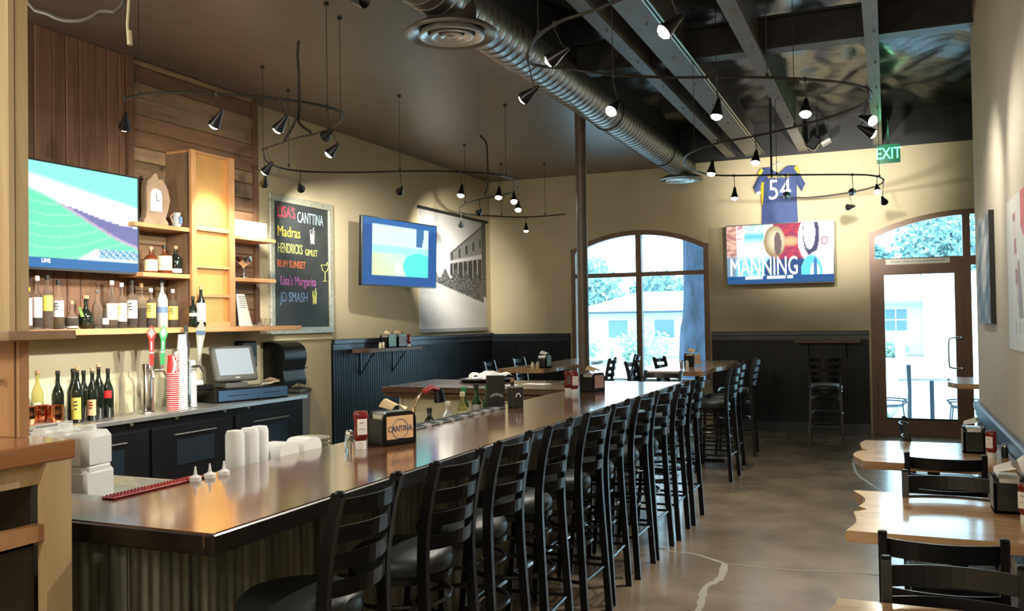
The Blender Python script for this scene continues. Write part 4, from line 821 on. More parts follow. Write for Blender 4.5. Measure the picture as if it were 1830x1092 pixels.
# --- POS and cash drawer
c = thing('cash_drawer', 'black cash drawer with a blue front under the order terminal', 'cash drawer', (-5.46, 6.45, .922)); MB().bbox(-.22, .17, -.36, .40, 0, .115, .006).build('body', 'black', c)
MB().bbox(.17, .19, -.34, .38, .012, .105, .004).build('blue_front', 'blue', c); MB().box(.19, .193, -.25, -.05, .055, .06).box(.19, .193, .12, .3, .06, .065).build('slot', 'blkl', c); MB().lathe([(.012, 0), (.01, .012)], n=12, T=Matrix.Translation((.19, .05, .03)) @ Matrix.Rotation(pi / 2, 4, 'Y')).build('lock', 'chrome', c)
c.rotation_euler[2] = -.28
c = thing('order_terminal', 'grey touch screen order terminal tilted on top of the cash drawer', 'terminal', (-5.45, 6.34, 1.037), -.38)
TT = Matrix.Translation((.02, 0, .22)) @ Matrix.Rotation(-.38, 4, 'Y')
MB().bbox(-.03, .02, -.205, .205, -.165, .165, .012, TT).build('housing', 'grey', c); MB().bbox(-.09, -.03, -.16, .16, -.13, .12, .015, TT).build('back_shell', 'grey', c)
MB().box(.0205, .022, -.165, .165, -.115, .135, TT).build('touch_screen', 'scrn', c); MB().box(.0205, .0225, -.02, .02, -.145, -.137, TT).build('badge', 'lwhite', c)
MB().bbox(-.12, .08, -.11, .11, 0, .05, .01).bbox(-.08, -.02, -.07, .07, .04, .16, .01).build('stand', 'grey', c)
c = thing('receipt_printer', 'black receipt printer with white paper behind the terminal, left end of the drawer', 'printer', (-5.56, 6.02, 1.037), -.3); MB().bbox(-.08, .10, -.10, .10, 0, .05, .012).build('body', 'blackp', c); MB().tube([(-.02, -.05, .06), (-.02, .05, .06)], .025, 12).build('paper_roll', 'paper', c, smooth=True)
for k, (dx, dy, a) in enumerate(((0, 0, .2), (.03, .04, .7), (-.02, .06, -.3))):
    c = MB().add([(0, -.05, 0), (.1, -.05, .01), (.1, .05, .02), (0, .05, .03), (0, -.05, .004), (.1, -.05, .014), (.1, .05, .024), (0, .05, .034)], [(3, 2, 1, 0), (4, 5, 6, 7), (0, 1, 5, 4), (1, 2, 6, 5), (2, 3, 7, 6), (3, 0, 4, 7)]).build('receipt', 'kraft' if k else 'paper'); c.location = (-5.42 + dx, 6.72 + dy, 1.04 + k * .014); c.rotation_euler = (0, 0, a)
    tag(c, ('white receipt at the bottom of the loose pile on the cash drawer', 'tan receipt slip in the middle of the pile on the cash drawer', 'tan receipt slip on top of the pile on the cash drawer')[k], 'receipt')
c = thing('towel_dispenser', 'black curved paper towel dispenser on the cream wall beside the back bar', 'dispenser', (XL, 7.42, .93))
pf = [(0.002, 0), (.20, 0)] + [(p.x, p.y) for p in smoothpts([(.20, 0, 0), (.25, .03, 0), (.265, .10, 0), (.25, .17, 0), (.245, .21, 0), (.265, .27, 0), (.275, .34, 0), (.25, .43, 0), (.18, .482, 0), (.08, .49, 0)], 5)[1:]] + [(.002, .49)]
MB().prism(pf, .36, Matrix(((1, 0, 0, 0), (0, 0, 1, -.18), (0, 1, 0, 0), (0, 0, 0, 1)))).build('housing', 'blackp', c, smooth=True); MB().box(.24, .30, .12, .15, .215, .225).build('lever', 'blackp', c); MB().lathe([(.008, 0), (.008, .004)], n=10, T=Matrix.Translation((.262, .05, .1)) @ Matrix.Rotation(pi / 2, 4, 'Y')).build('lock', 'chrome', c)
c = thing('handset_dispenser', 'small dark wall dispenser just behind the order terminal', 'dispenser', (XB, 6.75, 1.18)); MB().bbox(.002, .14, -.10, .10, 0, .27, .02).build('housing', 'blackp', c); MB().box(.14, .143, -.06, .06, .05, .12).build('window', 'grey', c)
c = thing('bus_tub', 'grey plastic bin at the end of the back bar under the towel dispenser', 'bin', (-5.40, 7.22, .0)); MB().lathe([(.10, 0), (.125, .93), (.135, .94), (.135, .96), (.12, .96), (.10, .02)], n=4, closed=False, T=Matrix.Rotation(pi / 4, 4, 'Z')).build('tub', 'grey', c); MB().add([(-.12, -.1, .90), (.1, -.12, .92), (.13, .1, .95), (-.1, .13, 1.0), (0, 0, 1.03)], [(0, 1, 4), (1, 2, 4), (2, 3, 4), (3, 0, 4)]).build('liner_bag', 'clear', c)

# ================= BAR TOP ITEMS =================
def jug(x, y, z, w, d, h, lab, rz=0, g='white plastic jugs'):
    t = thing('plastic_jug', lab, 'jug', (x, y, z), rz, g)
    MB().bbox(-w / 2, w / 2, -d / 2, d / 2, 0, h * .50, .012).bbox(-w / 2, w / 2, -d / 2, d / 2, h * .50, h, .022).build('body', 'white', t, smooth=True); MB().bbox(-w / 2 + .004, w / 2 - .004, -d / 2 + .004, d / 2 - .004, h * .40, h * .60, .02).build('waist', 'white', t); MB().lathe([(.028, h), (.028, h + .02), (0, h + .02)], (w * .2, 0, 0), 16, closed=False).build('cap', 'white', t, smooth=True)
jug(-2.93, 2.53, .902, .19, .16, .295, 'right white plastic jug in the bar corner, nearest the bar top', .1)
jug(-3.06, 2.36, .902, .16, .16, .255, 'front left white plastic jug behind the service station', .1)
jug(-3.16, 2.62, .902, .18, .16, .285, 'back left white plastic jug behind the service station', .05)
def squeeze(x, y, z, h, lab): 
    t = thing('squeeze_bottle', lab, 'squeeze bottle', (x, y, z), 0, 'upturned squeeze bottles'); MB().lathe([(.030, 0), (.034, .01), (.036, .03), (.036, h - .02), (.030, h - .004), (0, h)], n=22, closed=False).build('body', 'translucent', t, smooth=True); MB().lathe([(.037, -.003), (.037, .02)], n=20).build('collar', 'white', t, smooth=True)
squeeze(-2.315, 2.70, 1.01, .19, 'nearest of three tall milky squeeze bottles behind the bar edge'); squeeze(-2.315, 2.785, 1.01, .19, 'middle of three tall milky squeeze bottles behind the bar edge'); squeeze(-2.345, 2.88, 1.01, .185, 'farthest of three tall milky squeeze bottles behind the bar edge')
rk = MB().box(-2.40, -2.264, 2.30, 3.45, .995, 1.005).build('bottle_rail', 'steel'); tag(rk, 'steel speed rail behind the bar edge holding the squeeze bottles', 'rail')
for k, (y, lab) in enumerate(((2.97, 'nearer white domed condiment container behind the bar edge'), (3.13, 'farther white domed condiment container behind the bar edge'))):
    t = thing('domed_container', lab, 'container', (-2.315, y, 1.006), 0, 'white domed containers')
    poly = [(-.062, 0), (.062, 0)] + [(.022 + .04 * cos(a), .070 + .04 * sin(a)) for a in [pi / 2 * i / 6 for i in range(7)]] + [(-.022 - .04 * sin(a), .070 + .04 * cos(a)) for a in [pi / 2 * i / 6 for i in range(7)]]
    MB().prism(poly, .10, Matrix(((0, 0, 1, -.05), (1, 0, 0, 0), (0, 1, 0, 0), (0, 0, 0, 1)))).build('body', 'white', t)
for k, (cx_, y) in enumerate(((-2.195, 2.36), (-2.19, 2.425), (-2.185, 2.49))):
    t = thing('nozzle_cap', ('nearest white pointed bottle cap at the end of the red mat', 'middle white pointed bottle cap on the bar edge', 'farthest white pointed bottle cap on the bar edge')[k], 'cap', (cx_, y, 1.0685), 0, 'white nozzle caps')
    MB().lathe([(.020, 0), (.020, .014), (.012, .018), (.006, .022), (.0025, .05), (0, .05)], n=16, closed=False).build('cap', 'white', t, smooth=True)
t = thing('plate_stack', 'stack of wire edged grey baskets behind the bar beside the ketchup bottle', 'basket stack', (-2.42, 3.32, 1.006))
for k in range(4): MB().lathe([(0, 0), (.075, 0), (.088, .018), (.09, .022), (.084, .022), (.072, .004), (0, .004)], (0, 0, k * .02), 24, closed=False).build('basket', mat('olive_grey_%d' % k, (.36, .36, .28), .6), t, smooth=True)
tag(MB().box(-2.42, -2.264, 5.0, 5.4, .995, 1.005).build('caddy_rail', 'steel'), 'steel rail behind the bar edge under the tall black caddy', 'rail'); tag(MB().box(-2.54, -2.402, 3.2, 3.45, .995, 1.005).build('rail_extension', 'steel'), 'small steel shelf under the stacked baskets', 'shelf')
def napkin_box(loc, rz, lab, ad='tan', w=.17, d=.12, h=.135, napk='kraft', txt=None):
    t = thing('napkin_dispenser', lab, 'napkin dispenser', loc, rz)      # long side faces +x
    n = 8; poly = [(-w / 2, .0), (w / 2, .0), (w / 2, h - .035)] + [(w / 2 - .035 + .035 * cos(a), h - .035 + .035 * sin(a)) for a in [pi / 2 * i / 5 for i in range(1, 6)]] + [(-w / 2 + .035 - .035 * sin(a), h - .035 + .035 * cos(a)) for a in [pi / 2 * i / 5 for i in range(6)]]
    MB().prism(poly, .012, Matrix(((0, 0, 1, -d / 2), (1, 0, 0, 0), (0, 1, 0, 0), (0, 0, 0, 1)))).prism(poly, .012, Matrix(((0, 0, 1, d / 2 - .012), (1, 0, 0, 0), (0, 1, 0, 0), (0, 0, 0, 1)))).box(-d / 2, d / 2, -w / 2, -w / 2 + .012, 0, h - .03).box(-d / 2, d / 2, w / 2 - .012, w / 2, 0, h - .03).build('side_frame', 'blackp', t)
    MB().bbox(-d / 2 + .012, d / 2 - .012, -w / 2 + .012, w / 2 - .012, .012, h - .004, .01).build('chrome_cover', 'steel', t)
    MB().box(-d / 2, d / 2, -w / 2, w / 2, 0, .012).build('base', 'blackp', t)
    a = MB().box(d / 2, d / 2 + .003, -w / 2 + .018, w / 2 - .018, .028, h - .018).build('advert_card', ad, t)
    if txt:
        MB().tube([(d / 2 + .0035, .042 * cos(q * pi / 12), h * .49 + .042 * sin(q * pi / 12)) for q in range(24)], .0012, 5, closed=True).build('printed_ring', 'navy', a)
        o = text(txt, 'card_lettering', 'navy', None, (0, 0, 0), RL, .032, .0006); o.parent = a; o.location = (d / 2 + .004, 0, h * .49); o.scale = (.9, 1.15, 1)
    MB().grid(lambda u, v: ((-.035 + .07 * v) + .02 * sin(3 * u), -.045 + .085 * u + .02 * v, h - .006 + .055 * sin(pi * (.15 + .7 * u)) * (1 - .5 * v) + .012 * sin(7 * u)), 8, 4).build('napkins', napk, t, smooth=True)
    return t
def ketchup(loc, rz, lab, lm='lwhite'):
    t = thing('ketchup_bottle', lab, 'ketchup bottle', loc, rz, 'upturned red ketchup bottles')
    T = Matrix.Diagonal((.72, 1, 1, 1))
    MB().lathe([(.020, .033), (.028, .042), (.032, .06), (.028, .085), (.027, .11), (.032, .135), (.032, .15), (.026, .16), (0, .162)], n=20, closed=False, T=T).build('body', 'red', t, smooth=True); MB().lathe([(.023, 0), (.023, .033), (.018, .035)], n=20).build('cap', 'white', t, smooth=True)
    a = MB().box(.0215, .0240, -.021, .021, .062, .128).build('label', lm, t); MB().box(.0240, .0246, -.010, .006, .110, .114).box(.0240, .0246, -.014, .014, .085, .087).build('label_mark', 'duds', a); return t
def shaker(x, y, z, lab, col): 
    t = thing('shaker', lab, 'shaker', (x, y, z), 0, 'salt and pepper shakers'); MB().lathe([(.017, 0), (.019, .004), (.018, .05), (.015, .058)], n=14).build('glass', col, t, smooth=True); MB().lathe([(.016, .058), (.016, .068), (.010, .076), (0, .078)], n=14, closed=False).build('lid', 'chrome', t, smooth=True)
napkin_box((-2.02, 3.37, 1.0685), -.42, 'black and chrome napkin dispenser with tan card reading CANTINA on the near bar', 'tan', .175, .12, .145, txt='CANTINA')
ketchup((-2.065, 3.19, 1.0685), -.7, 'ketchup bottle on its cap at the left of the CANTINA napkin dispenser')
shaker(-2.13, 3.20, 1.0685, 'clear shaker just left of the near ketchup bottle', 'clear')
napkin_box((-2.03, 6.27, 1.0685), -.3, 'dark napkin dispenser with tall tan napkins near the far end of the bar', mat('rose_card', (.5, .32, .28), .6), .15, .12, .14)
ketchup((-2.09, 6.03, 1.0685), -.9, 'ketchup bottle standing before the far bar napkin dispenser')
ketchup((-2.17, 6.12, 1.0685), -.6, 'dark ketchup bottle at the left of the far bar napkin dispenser', 'grey')
c = thing('menu_caddy', 'tall black cardboard caddy with white arched lettering on the inner bar edge', 'caddy', (-2.34, 5.20, 1.0055), -1.0)
MB().bbox(-.045, .045, -.055, .055, 0, .245, .003).build('box', 'blkl', c); mb = MB()
o = None
for k, ch_ in enumerate('HONOLULU'):
    a = (k - 3.5) * .2; q = text(ch_, 'arched_letter', 'lwhite', None, (0, 0, 0), (pi / 2, 0, pi / 2), .022, .0005); q.parent = c; q.location = (.0465, .055 * sin(a), .072 + .055 * cos(a)); q.rotation_euler = (pi / 2 , -a * 0, pi / 2); q.rotation_euler = (Matrix.Rotation(pi / 2, 4, 'Z') @ Matrix.Rotation(pi / 2, 4, 'X') @ Matrix.Rotation(-a, 4, 'Z')).to_euler()
c = thing('small_menu_holder', 'low black holder with a white arch logo beside the tall black caddy', 'caddy', (-2.12, 5.01, 1.0685), -.6)
MB().bbox(-.03, .03, -.04, .04, 0, .125, .003).build('box', 'blkl', c); MB().tube([(.0315, .016 * cos(pi * q / 10), .065 + .022 * sin(pi * q / 10)) for q in range(11)], .0035, 6).build('arch_logo', 'lwhite', c)
# gooseneck, bottles and glasses in the well
c = thing('beer_gooseneck', 'curved brass gooseneck tap with a red handle behind the bar', 'tap', (-2.62, 4.75, .905))
MB().tube(smoothpts([(-2.62, 4.80, .905), (-2.62, 4.66, .96), (-2.62, 4.62, 1.06), (-2.62, 4.68, 1.15), (-2.62, 4.78, 1.18), (-2.62, 4.88, 1.18)]), .011, 10).build('neck', mat('brass', (.65, .52, .30), .2, 1.), c, smooth=True, world=True)
MB().tube([(-2.62, 4.74, 1.172), (-2.62, 4.84, 1.195), (-2.62, 4.94, 1.175)], [.017, .02, .013], 10).build('red_handle', mat('red_enamel', (.45, .04, .04), .25), c, smooth=True, world=True); MB().cyl((-2.62, 4.94, 1.175), (-2.62, 4.96, 1.10), .028, .035).build('black_head', 'blackp', c, world=True)
GG = 'bottles in the underbar well'
for k, (x, y, h, g, cp, lb, lab) in enumerate(((-2.50, 4.60, .15, 'dglass', 'blkl', None, 'small dark bottle with black cap in the well, nearest'), (-2.48, 4.80, .17, 'clear', 'lwhite', None, 'clear bottle with white cap in the well under the gooseneck'), (-2.44, 4.92, .22, 'palew', 'lcream', 'lcream', 'pale yellow bottle in the well'), (-2.48, 5.02, .24, 'gglass', 'green', 'lwhite', 'green bottle with oval white label in the well'), (-2.46, 5.16, .25, 'gglass', 'blkl', 'lwhite', 'second green bottle with slanted white label in the well'), (-2.46, 5.33, .23, 'gglass', 'green', None, 'plain green bottle in the well'), (-2.5, 5.45, .25, 'clear', 'duds', None, 'clear bottle beside the glasses in the well'), (-2.52, 5.9, .24, 'dglass', 'cork', None, 'slim brown bottle next to the tall black caddy'))):
    bottle(x, y, .906, 'tall', .032, h + .04, g, lab, None, lb, (.3, .55), cp, 1., GG, None, rzz=-.6)
for k, (x, y) in enumerate(((-2.42, 5.42), (-2.42, 5.52), (-2.5, 5.60), (-2.40, 5.62), (-2.48, 5.72), (-2.38, 5.74))):
    c = thing('rocks_glass', 'clear drinking glass %s of the six upturned behind the bar' % ('nearest', 'second', 'third', 'fourth', 'fifth', 'farthest')[k], 'glass', (x, y, .906), 0, 'upturned drinking glasses'); MB().lathe([(.040, 0), (.034, .12), (.0, .125), (0, .118), (.031, .113), (.037, 0)], n=18, closed=False).build('glass', 'clear', c, smooth=True)
# service counter items
c = thing('serving_tray', 'black oval tray with a white crumpled cloth on the service counter', 'tray', (-3.35, 7.25, 1.0605)); MB().lathe([(0, 0), (.22, 0), (.25, .02), (.245, .024), (.215, .006), (0, .006)], n=28, closed=False).build('tray', 'blackp', c, smooth=True)
cl = MB(); rr = random.Random(8); cl.grid(lambda u, v: (.02 + (.20 * v) * cos(2 * pi * u) * (1 + .25 * sin(3 * 2 * pi * u)), .20 * v * sin(2 * pi * u) * (1 + .2 * cos(10 * pi * u)), .085 - .02 * v * v - .035 * v * abs(sin(7 * pi * u)) + .01 * sin(9 * v)), 48, 8); o = cl.build('white_cloth', 'whitec', smooth=True); o.location = (-3.33, 7.22, 1.062); tag(o, 'crumpled white cloth bundle lying on the black tray', 'cloth')
for k, (x, y, a, lab) in enumerate(((-2.95, 6.75, .3, 'white papers fanned on the service counter'), (-2.75, 6.95, -.2, 'folded white menu near the right end of the service counter'))):
    o = MB().box(-.11, .11, -.07, .07, 0, .004).build('menu_sheet', 'paper'); o.location = (x, y, 1.061); o.rotation_euler = (0, 0, a); tag(o, lab, 'paper')
for k, (x, y) in enumerate(((-2.72, 7.12), (-2.60, 7.05))):
    o = thing('spoon', ('silver spoon with a shiny bowl, left one on the service counter', 'silver spoon, right one on the service counter')[k], 'spoon', (x, y, 1.063), .4 + k); MB().tube([(0, 0, .004), (.12, 0, .008)], .004, 6).lathe([(0, 0), (.02, .006), (.016, .012), (0, .014)], (.14, 0, 0), 14, closed=False).build('spoon_body', 'chrome', o, smooth=True)
napkin_box((-3.56, 9.25, 1.0705), .0, 'black napkin dispenser with pale blue card on the far wooden table', 'lteal', .16, .12, .14, 'paper'); shaker(-3.62, 9.05, 1.0705, 'salt shaker, left of the pair on the far wooden table', 'lcream'); shaker(-3.56, 9.05, 1.0705, 'pepper shaker, right of the pair on the far wooden table', 'kraft')
napkin_box((-1.99, 9.72, 1.0705), -.25, 'black napkin dispenser with tan card on the long high slab table', 'tan', .17, .12, .15, 'kraft'); shaker(-2.02, 9.58, 1.0705, 'white salt shaker, right one on the high slab table', 'lwhite'); shaker(-2.08, 9.57, 1.0705, 'grey pepper shaker, left one on the high slab table', 'duds')
# left wall shelf with dispensers
c = thing('wall_drink_shelf', 'short weathered plank shelf with black brackets on the left wainscot', 'shelf', (XL, 9.45, 1.27)); MB().bbox(XL + .024, -5.58, 8.82, 10.12, 1.25, 1.295, .004).build('board', 'shelfy', c, world=True)
for yy in (9.0, 9.75): MB().box(XL + .022, XL + .034, yy - .01, yy + .01, .98, 1.25).tube([(XL + .03, yy, 1.0), (-5.63, yy, 1.245)], .008, 6).build('bracket', 'black', c, world=True)
napkin_box((-5.68, 9.42, 1.296), 0, 'left black napkin dispenser with blue card on the left wall shelf', 'lteal', .20, .12, .16); napkin_box((-5.68, 9.66, 1.296), 0, 'right black napkin dispenser with grey card on the left wall shelf', 'duds', .20, .12, .16)
ketchup((-5.64, 9.86, 1.296), 0, 'ketchup bottle at the right end of the left wall shelf', 'lpink'); shaker(-5.62, 9.13, 1.296, 'left cream shaker on the left wall shelf', 'lcream'); shaker(-5.62, 9.20, 1.296, 'right cream shaker on the left wall shelf', 'lcream')
c = thing('wall_drink_ledge', 'weathered wooden drink ledge on the back wall above the lone stool', 'shelf', (-.76, 12.7, 1.25)); MB().bbox(-1.18, -.34, 12.60, YB - .024, 1.235, 1.28, .004).build('board', 'shelfw', c, world=True)
for xx in (-1.0, -.52): MB().box(xx - .01, xx + .01, YB - .036, YB - .023, 1.0, 1.235).tube([(xx, YB - .03, 1.02), (xx, 12.64, 1.23)], .008, 6).build('bracket', 'black', c, world=True)
# right tables
napkin_box((.47, 6.12, .7505), pi, 'black napkin dispenser on the third slab table against the right wall', 'duds', .15, .12, .16, 'paper'); ketchup((.545, 5.88, .7505), -2.2, 'ketchup bottle on the third slab table'); shaker(.62, 5.95, .7505, 'dark shaker beside the ketchup on the third slab table', 'blkl')
napkin_box((.46, 4.34, .7505), pi, 'black napkin dispenser with puffed napkins on the middle slab table', 'duds', .15, .12, .16, 'paper'); ketchup((.50, 4.10, .7505), -2.2, 'ketchup bottle on the middle slab table'); ketchup((.585, 4.02, .7505), -2.0, 'second ketchup bottle, half cut by the frame, on the middle slab table')
o = MB().grid(lambda u, v: (.10 * u - .02 * sin(3 * v), .16 * v - .08, .03 * sin(pi * u) + .10 * v * (1 - v) * 4 * .8), 8, 10).build('rolled_menu', 'paper', smooth=True); o.location = (.54, 4.55, .78 + .08); o['label'] = 'curled white menu propped behind the napkins on the middle slab table'; o['category'] = 'menu'

# ================= SCREENS, BOARD, MURAL, PICTURES =================
def tv(name, lab, o, ux, w, h, nrm, fn, nu, nv, tilt=0., bz=.018):
    o = Vector(o); ux = Vector(ux); up = Vector((0, 0, 1)) + Vector(nrm) * tilt; up.normalize(); nr = Vector(nrm)
    t = thing(name, lab, 'television', tuple(o + ux * w / 2 - nr * .05))
    mm = Matrix((ux, up, ux.cross(up))).transposed().to_4x4(); mm.translation = o - rootpos(t)
    s_ = 1 if ux.cross(up).dot(nr) > 0 else -1
    MB().bbox(0, w, 0, h, -.045 if s_ > 0 else .0, 0 if s_ > 0 else .045, .006, mm).build('housing', 'blackp', t)
    f0, f1 = (0.0, .006) if s_ > 0 else (-.006, 0.0)
    MB().box(0, w, 0, bz, f0, f1, mm).box(0, w, h - bz * .7, h, f0, f1, mm).box(0, bz * .7, bz, h - bz * .7, f0, f1, mm).box(w - bz * .7, w, bz, h - bz * .7, f0, f1, mm).build('bezel', 'bezel', t)
    p = o + ux * bz * .7 + up * bz + nr * .003
    sc = picture('screen', p, ux, up, w - 1.4 * bz, h - 1.7 * bz, fn, nu, nv, 'screen', t)
    return t, sc, p
def mixc(a, b, t): t = max(0, min(1, t)); return tuple(a[i] * (1 - t) + b[i] * t for i in range(3))
def f1(u, v):
    if v < .10: return (.03, .16, .40) if not (.05 < u < .20 and .055 < v < .085) else (.7, .8, .9)
    g = (.18, .78, .48); w = (.92, 1, .98); top = (.28, .88, .72); d = (.20, .20, .42)
    e = .80 - .50 * u + .06 * sin(5 * u); e2 = .93 - .28 * u
    c = g
    if v > e: c = mixc(g, w, (v - e) / .04)
    if v > e and u > .42 and v < e + .13 * (u - .42) * 3.0: c = d if v > e + .03 else (.55, .45, .6)
    if v > e2 + .03 * sin(9 * u): c = mixc(w, top, (v - e2) / .05)
    c = mixc(c, (.5, .9, .75), .35 * (sin(60 * v + 9 * sin(4 * u)) > .85) * (v < e))
    if v < .22 and u > .55: c = mixc(c, (.9, 1, .95), .8 * ((u - .5) > (v - .02)))
    if u > .72 and .13 < v < .21 and (int(u * 60) + int(v * 50)) % 3: c = (.15, .35, .6)
    return c
t, sc, p = tv('television', 'large wall television above the back bar showing a green sports field', (-5.50, 3.95, 2.015), (0, 1, 0), 1.36, .78, (1, 0, 0), f1, 120, 68, -.0)
text('LIVE', 'screen_lettering', mat('screen_white', (1, 1, 1), .5, emit=(.8, .9, 1), es=1.2), t, (-5.494, 4.46, 2.015 + .065), RL, .04, .0004)
MB().box(XB + .032, -5.546, 4.4, 4.8, 2.25, 2.6).build('wall_mount', 'black', t, world=True)
def f2(u, v):
    fr = (.03, .10, .30)
    if u < .12 or u > .88 or v < .14 or v > .92: return mixc(fr, (.05, .2, .5), .5 * (v > .9))
    if .70 < u < .80 + .02 * sin(9 * v) and v > .62: return (.06, .18, .38)
    if u < .55 and v < .50: c = mixc((.80, .85, .30), (.55, .95, .75), (u + v) * .9)
    else: c = (.40, .92, .90)
    if (u - .75) ** 2 + (v - .30) ** 2 < .05: c = (.12, .80, .72)
    if .42 < u < .52 and .16 < v < .36 and abs((u - .42) * .8 - (.36 - v) * .25) < .05: c = (.75, .9, .85)
    return mixc(c, (.85, 1, .98), .6 * (v > .6))
nr = Vector((.985, -.17, 0)).normalized(); 
t, sc, p = tv('television', 'small wall television between chalkboard and mural showing a pale cyan picture', (-5.47, 8.50, 2.03), (.105, .9945, 0), 1.50, .80, (.9945, -.105, 0), f2, 90, 52, .03)
MB().box(XL, -5.56, 9.2, 9.5, 2.3, 2.5).build('wall_mount', 'black', t, world=True)
def f3(u, v):
    n = sin(31 * u + 4 * sin(17 * v)) * sin(23 * v + 3 * sin(19 * u)); c = mixc((.95, .97, .96), (.70, .88, .92), .5 + .5 * n - (v - .5))
    def el(cx, cy, rx, ry): return ((u - cx) / rx) ** 2 + ((v - cy) / ry) ** 2
    if v < .07: return (.03, .10, .26)
    if v < .13: return (.80, .88, .97) if (.17 < u < .34 or .38 < u < .56 or .57 < u < .63) else (.02, .09, .28)
    if u < .10: c = mixc((.40, .15, .16), (.85, .55, .40), .5 + .5 * n)
    if .10 < u < .16 and v > .75: c = mixc((.6, .3, .32), (.9, .85, .85), .5 + n)
    if .17 < u < .36: c = mixc((.10, .62, .82), c, abs(v - .80) * 7)
    if .17 < u < .36 and v > .87: c = mixc((.45, .85, .92), (.95, 1, 1), .5 + n)
    c = mixc(c, (.10, .60, .85), max(0, min(1, (.50 - v) * 9)) * (.75 + .25 * n))
    if u < .08 and v < .45: c = (.20, .30, .42)
    if v < .56 and el(.58, .20, .22, .36) < 1: c = (.03, .08, .24)
    if .45 < u < .80 and v > .40: c = mixc((.62, .06, .10), (.38, .05, .12), .5 + n)
    if el(.61, .70, .09, .09) < 1: c = mixc((.88, .55, .28), (.6, .2, .15), el(.61, .70, .09, .09))
    if el(.46, .70, .10, .27) < 1: c = mixc((.85, .82, .55), (.40, .28, .14), el(.48, .72, .10, .24) * .9)
    if el(.49, .66, .035, .2) < 1: c = (.20, .14, .14)
    if el(.88, .72, .205, .48) < 1 and u > .68: c = mixc((.95, .80, .84), (.80, .58, .66), (1 - v) * .8)
    e = el(.80, .80, .075, .36); e2 = el(.785, .83, .055, .28)
    if e < 1: c = (.08, .07, .16) if e2 > 1 else mixc((.72, .80, .78), (.88, .93, .92), v)
    if .895 < u < .95 and .62 < v < .74: c = (.97, .92, .94) if (.903 < u < .942 and .635 < v < .725) else (.42, .10, .16)
    if v < .60 - (.93 - u) * 2.2 and u > .72 or el(.93, .25, .2, .30) < 1: c = (.93, .99, .99)
    if el(.80, .15, .10, .30) < 1 and el(.83, .15, .06, .25) > .55: c = (.15, .70, .88)
    if el(.835, .22, .018, .2) < 1: c = (.06, .22, .50)
    return c
t, sc, p = tv('television', 'wall television on the back wall showing football and the caption MANNING', (-2.085, 12.67, 2.055), (1, 0, 0), 1.44, .845, (0, -1, 0), f3, 130, 76, .03)
SW = mat('screen_silver', (1, 1, 1), .5, emit=(.78, .85, .88), es=1.25)
text('MANNING', 'screen_caption', SW, t, (-1.575, 12.655, 2.055 + .24), RB, .36, .0005, sx=.54)
MB().box(-1.6, -1.1, 12.72, YB, 2.3, 2.6).build('wall_mount', 'black', t, world=True)
# chalkboard
c = thing('chalkboard', 'tall chalkboard with galvanised frame and colourful cocktail names', 'chalkboard', (XL, 7.88, 1.5))
cy0, cy1, cz0, cz1 = 7.33, 8.44, 1.50, 2.955; xb = XL + .02
MB().box(XL, xb, cy0 + .03, cy1 - .03, cz0 + .03, cz1 - .03).build('slate', 'slate', c, world=True)
MB().bbox(XL, XL + .04, cy0, cy1, cz0, cz0 + .07, .004).bbox(XL, XL + .04, cy0, cy1, cz1 - .07, cz1, .004).bbox(XL, XL + .04, cy0, cy0 + .07, cz0 + .07, cz1 - .07, .004).bbox(XL, XL + .04, cy1 - .07, cy1, cz0 + .07, cz1 - .07, .004).build('frame', 'galv', c, world=True)
for s_, y, z, sz, col, sxx in (("LISA'S", 7.62, 2.78, .17, ('red', (.75, .06, .12)), .72), ('CANTTINA', 8.04, 2.75, .17, ('blue', (.45, .62, .72)), .55), ('Madras', 7.66, 2.575, .16, ('yellow', (.85, .68, .08)), .85), ('HENDRICKS', 7.68, 2.40, .15, ('lime', (.72, .78, .25)), .52), ('GIMLET', 8.05, 2.38, .10, ('lime', (.8, .82, .4)), .68), ('RUM SUNSET', 7.70, 2.235, .11, ('orange', (.85, .22, .08)), .75), ("Lisa's Margarita", 7.82, 2.06, .14, ('violet', (.62, .18, .58)), .72), ('JD SMASH', 7.74, 1.885, .15, ('sky', (.30, .50, .85)), .72)):
    text(s_, 'chalk_lettering', chalk(*col), c, (xb + .001, y, z), RL, sz, .0006, sx=sxx)
def glassd(y, z, s, col, kind=0):
    x = xb + .002; ln = [[(-.5, 1), (.5, 1), (.38, -1), (-.38, -1), (-.5, 1)], [(-.5, .5), (.5, .5)], [(.1, .6), (.35, 1.5)]] if not kind else [[(-.8, 1), (.8, 1), (.5, .35), (0, .1), (-.5, .35), (-.8, 1)], [(0, .1), (0, -1)], [(-.4, -1), (.4, -1)], [(.3, 1), (.5, 1.4), (.75, 1.1)]]
    mb = MB()
    for l in ln: mb.tube([(x, y + a * s, z + b * s) for a, b in l], .004, 5)
    if not kind: mb.add([(x, y - .46 * s, z + .4 * s), (x, y + .46 * s, z + .4 * s), (x, y + .36 * s, z - .9 * s), (x, y - .36 * s, z - .9 * s)], [(0, 1, 2, 3)])
    mb.build('chalk_drawing', chalk(*col), c, world=True)
glassd(8.07, 2.555, .075, ('rose', (.55, .5, .5))); glassd(8.30, 2.17, .09, ('lime', (.72, .78, .25)), 1); glassd(8.10, 1.89, .07, ('lime', (.72, .78, .25)))
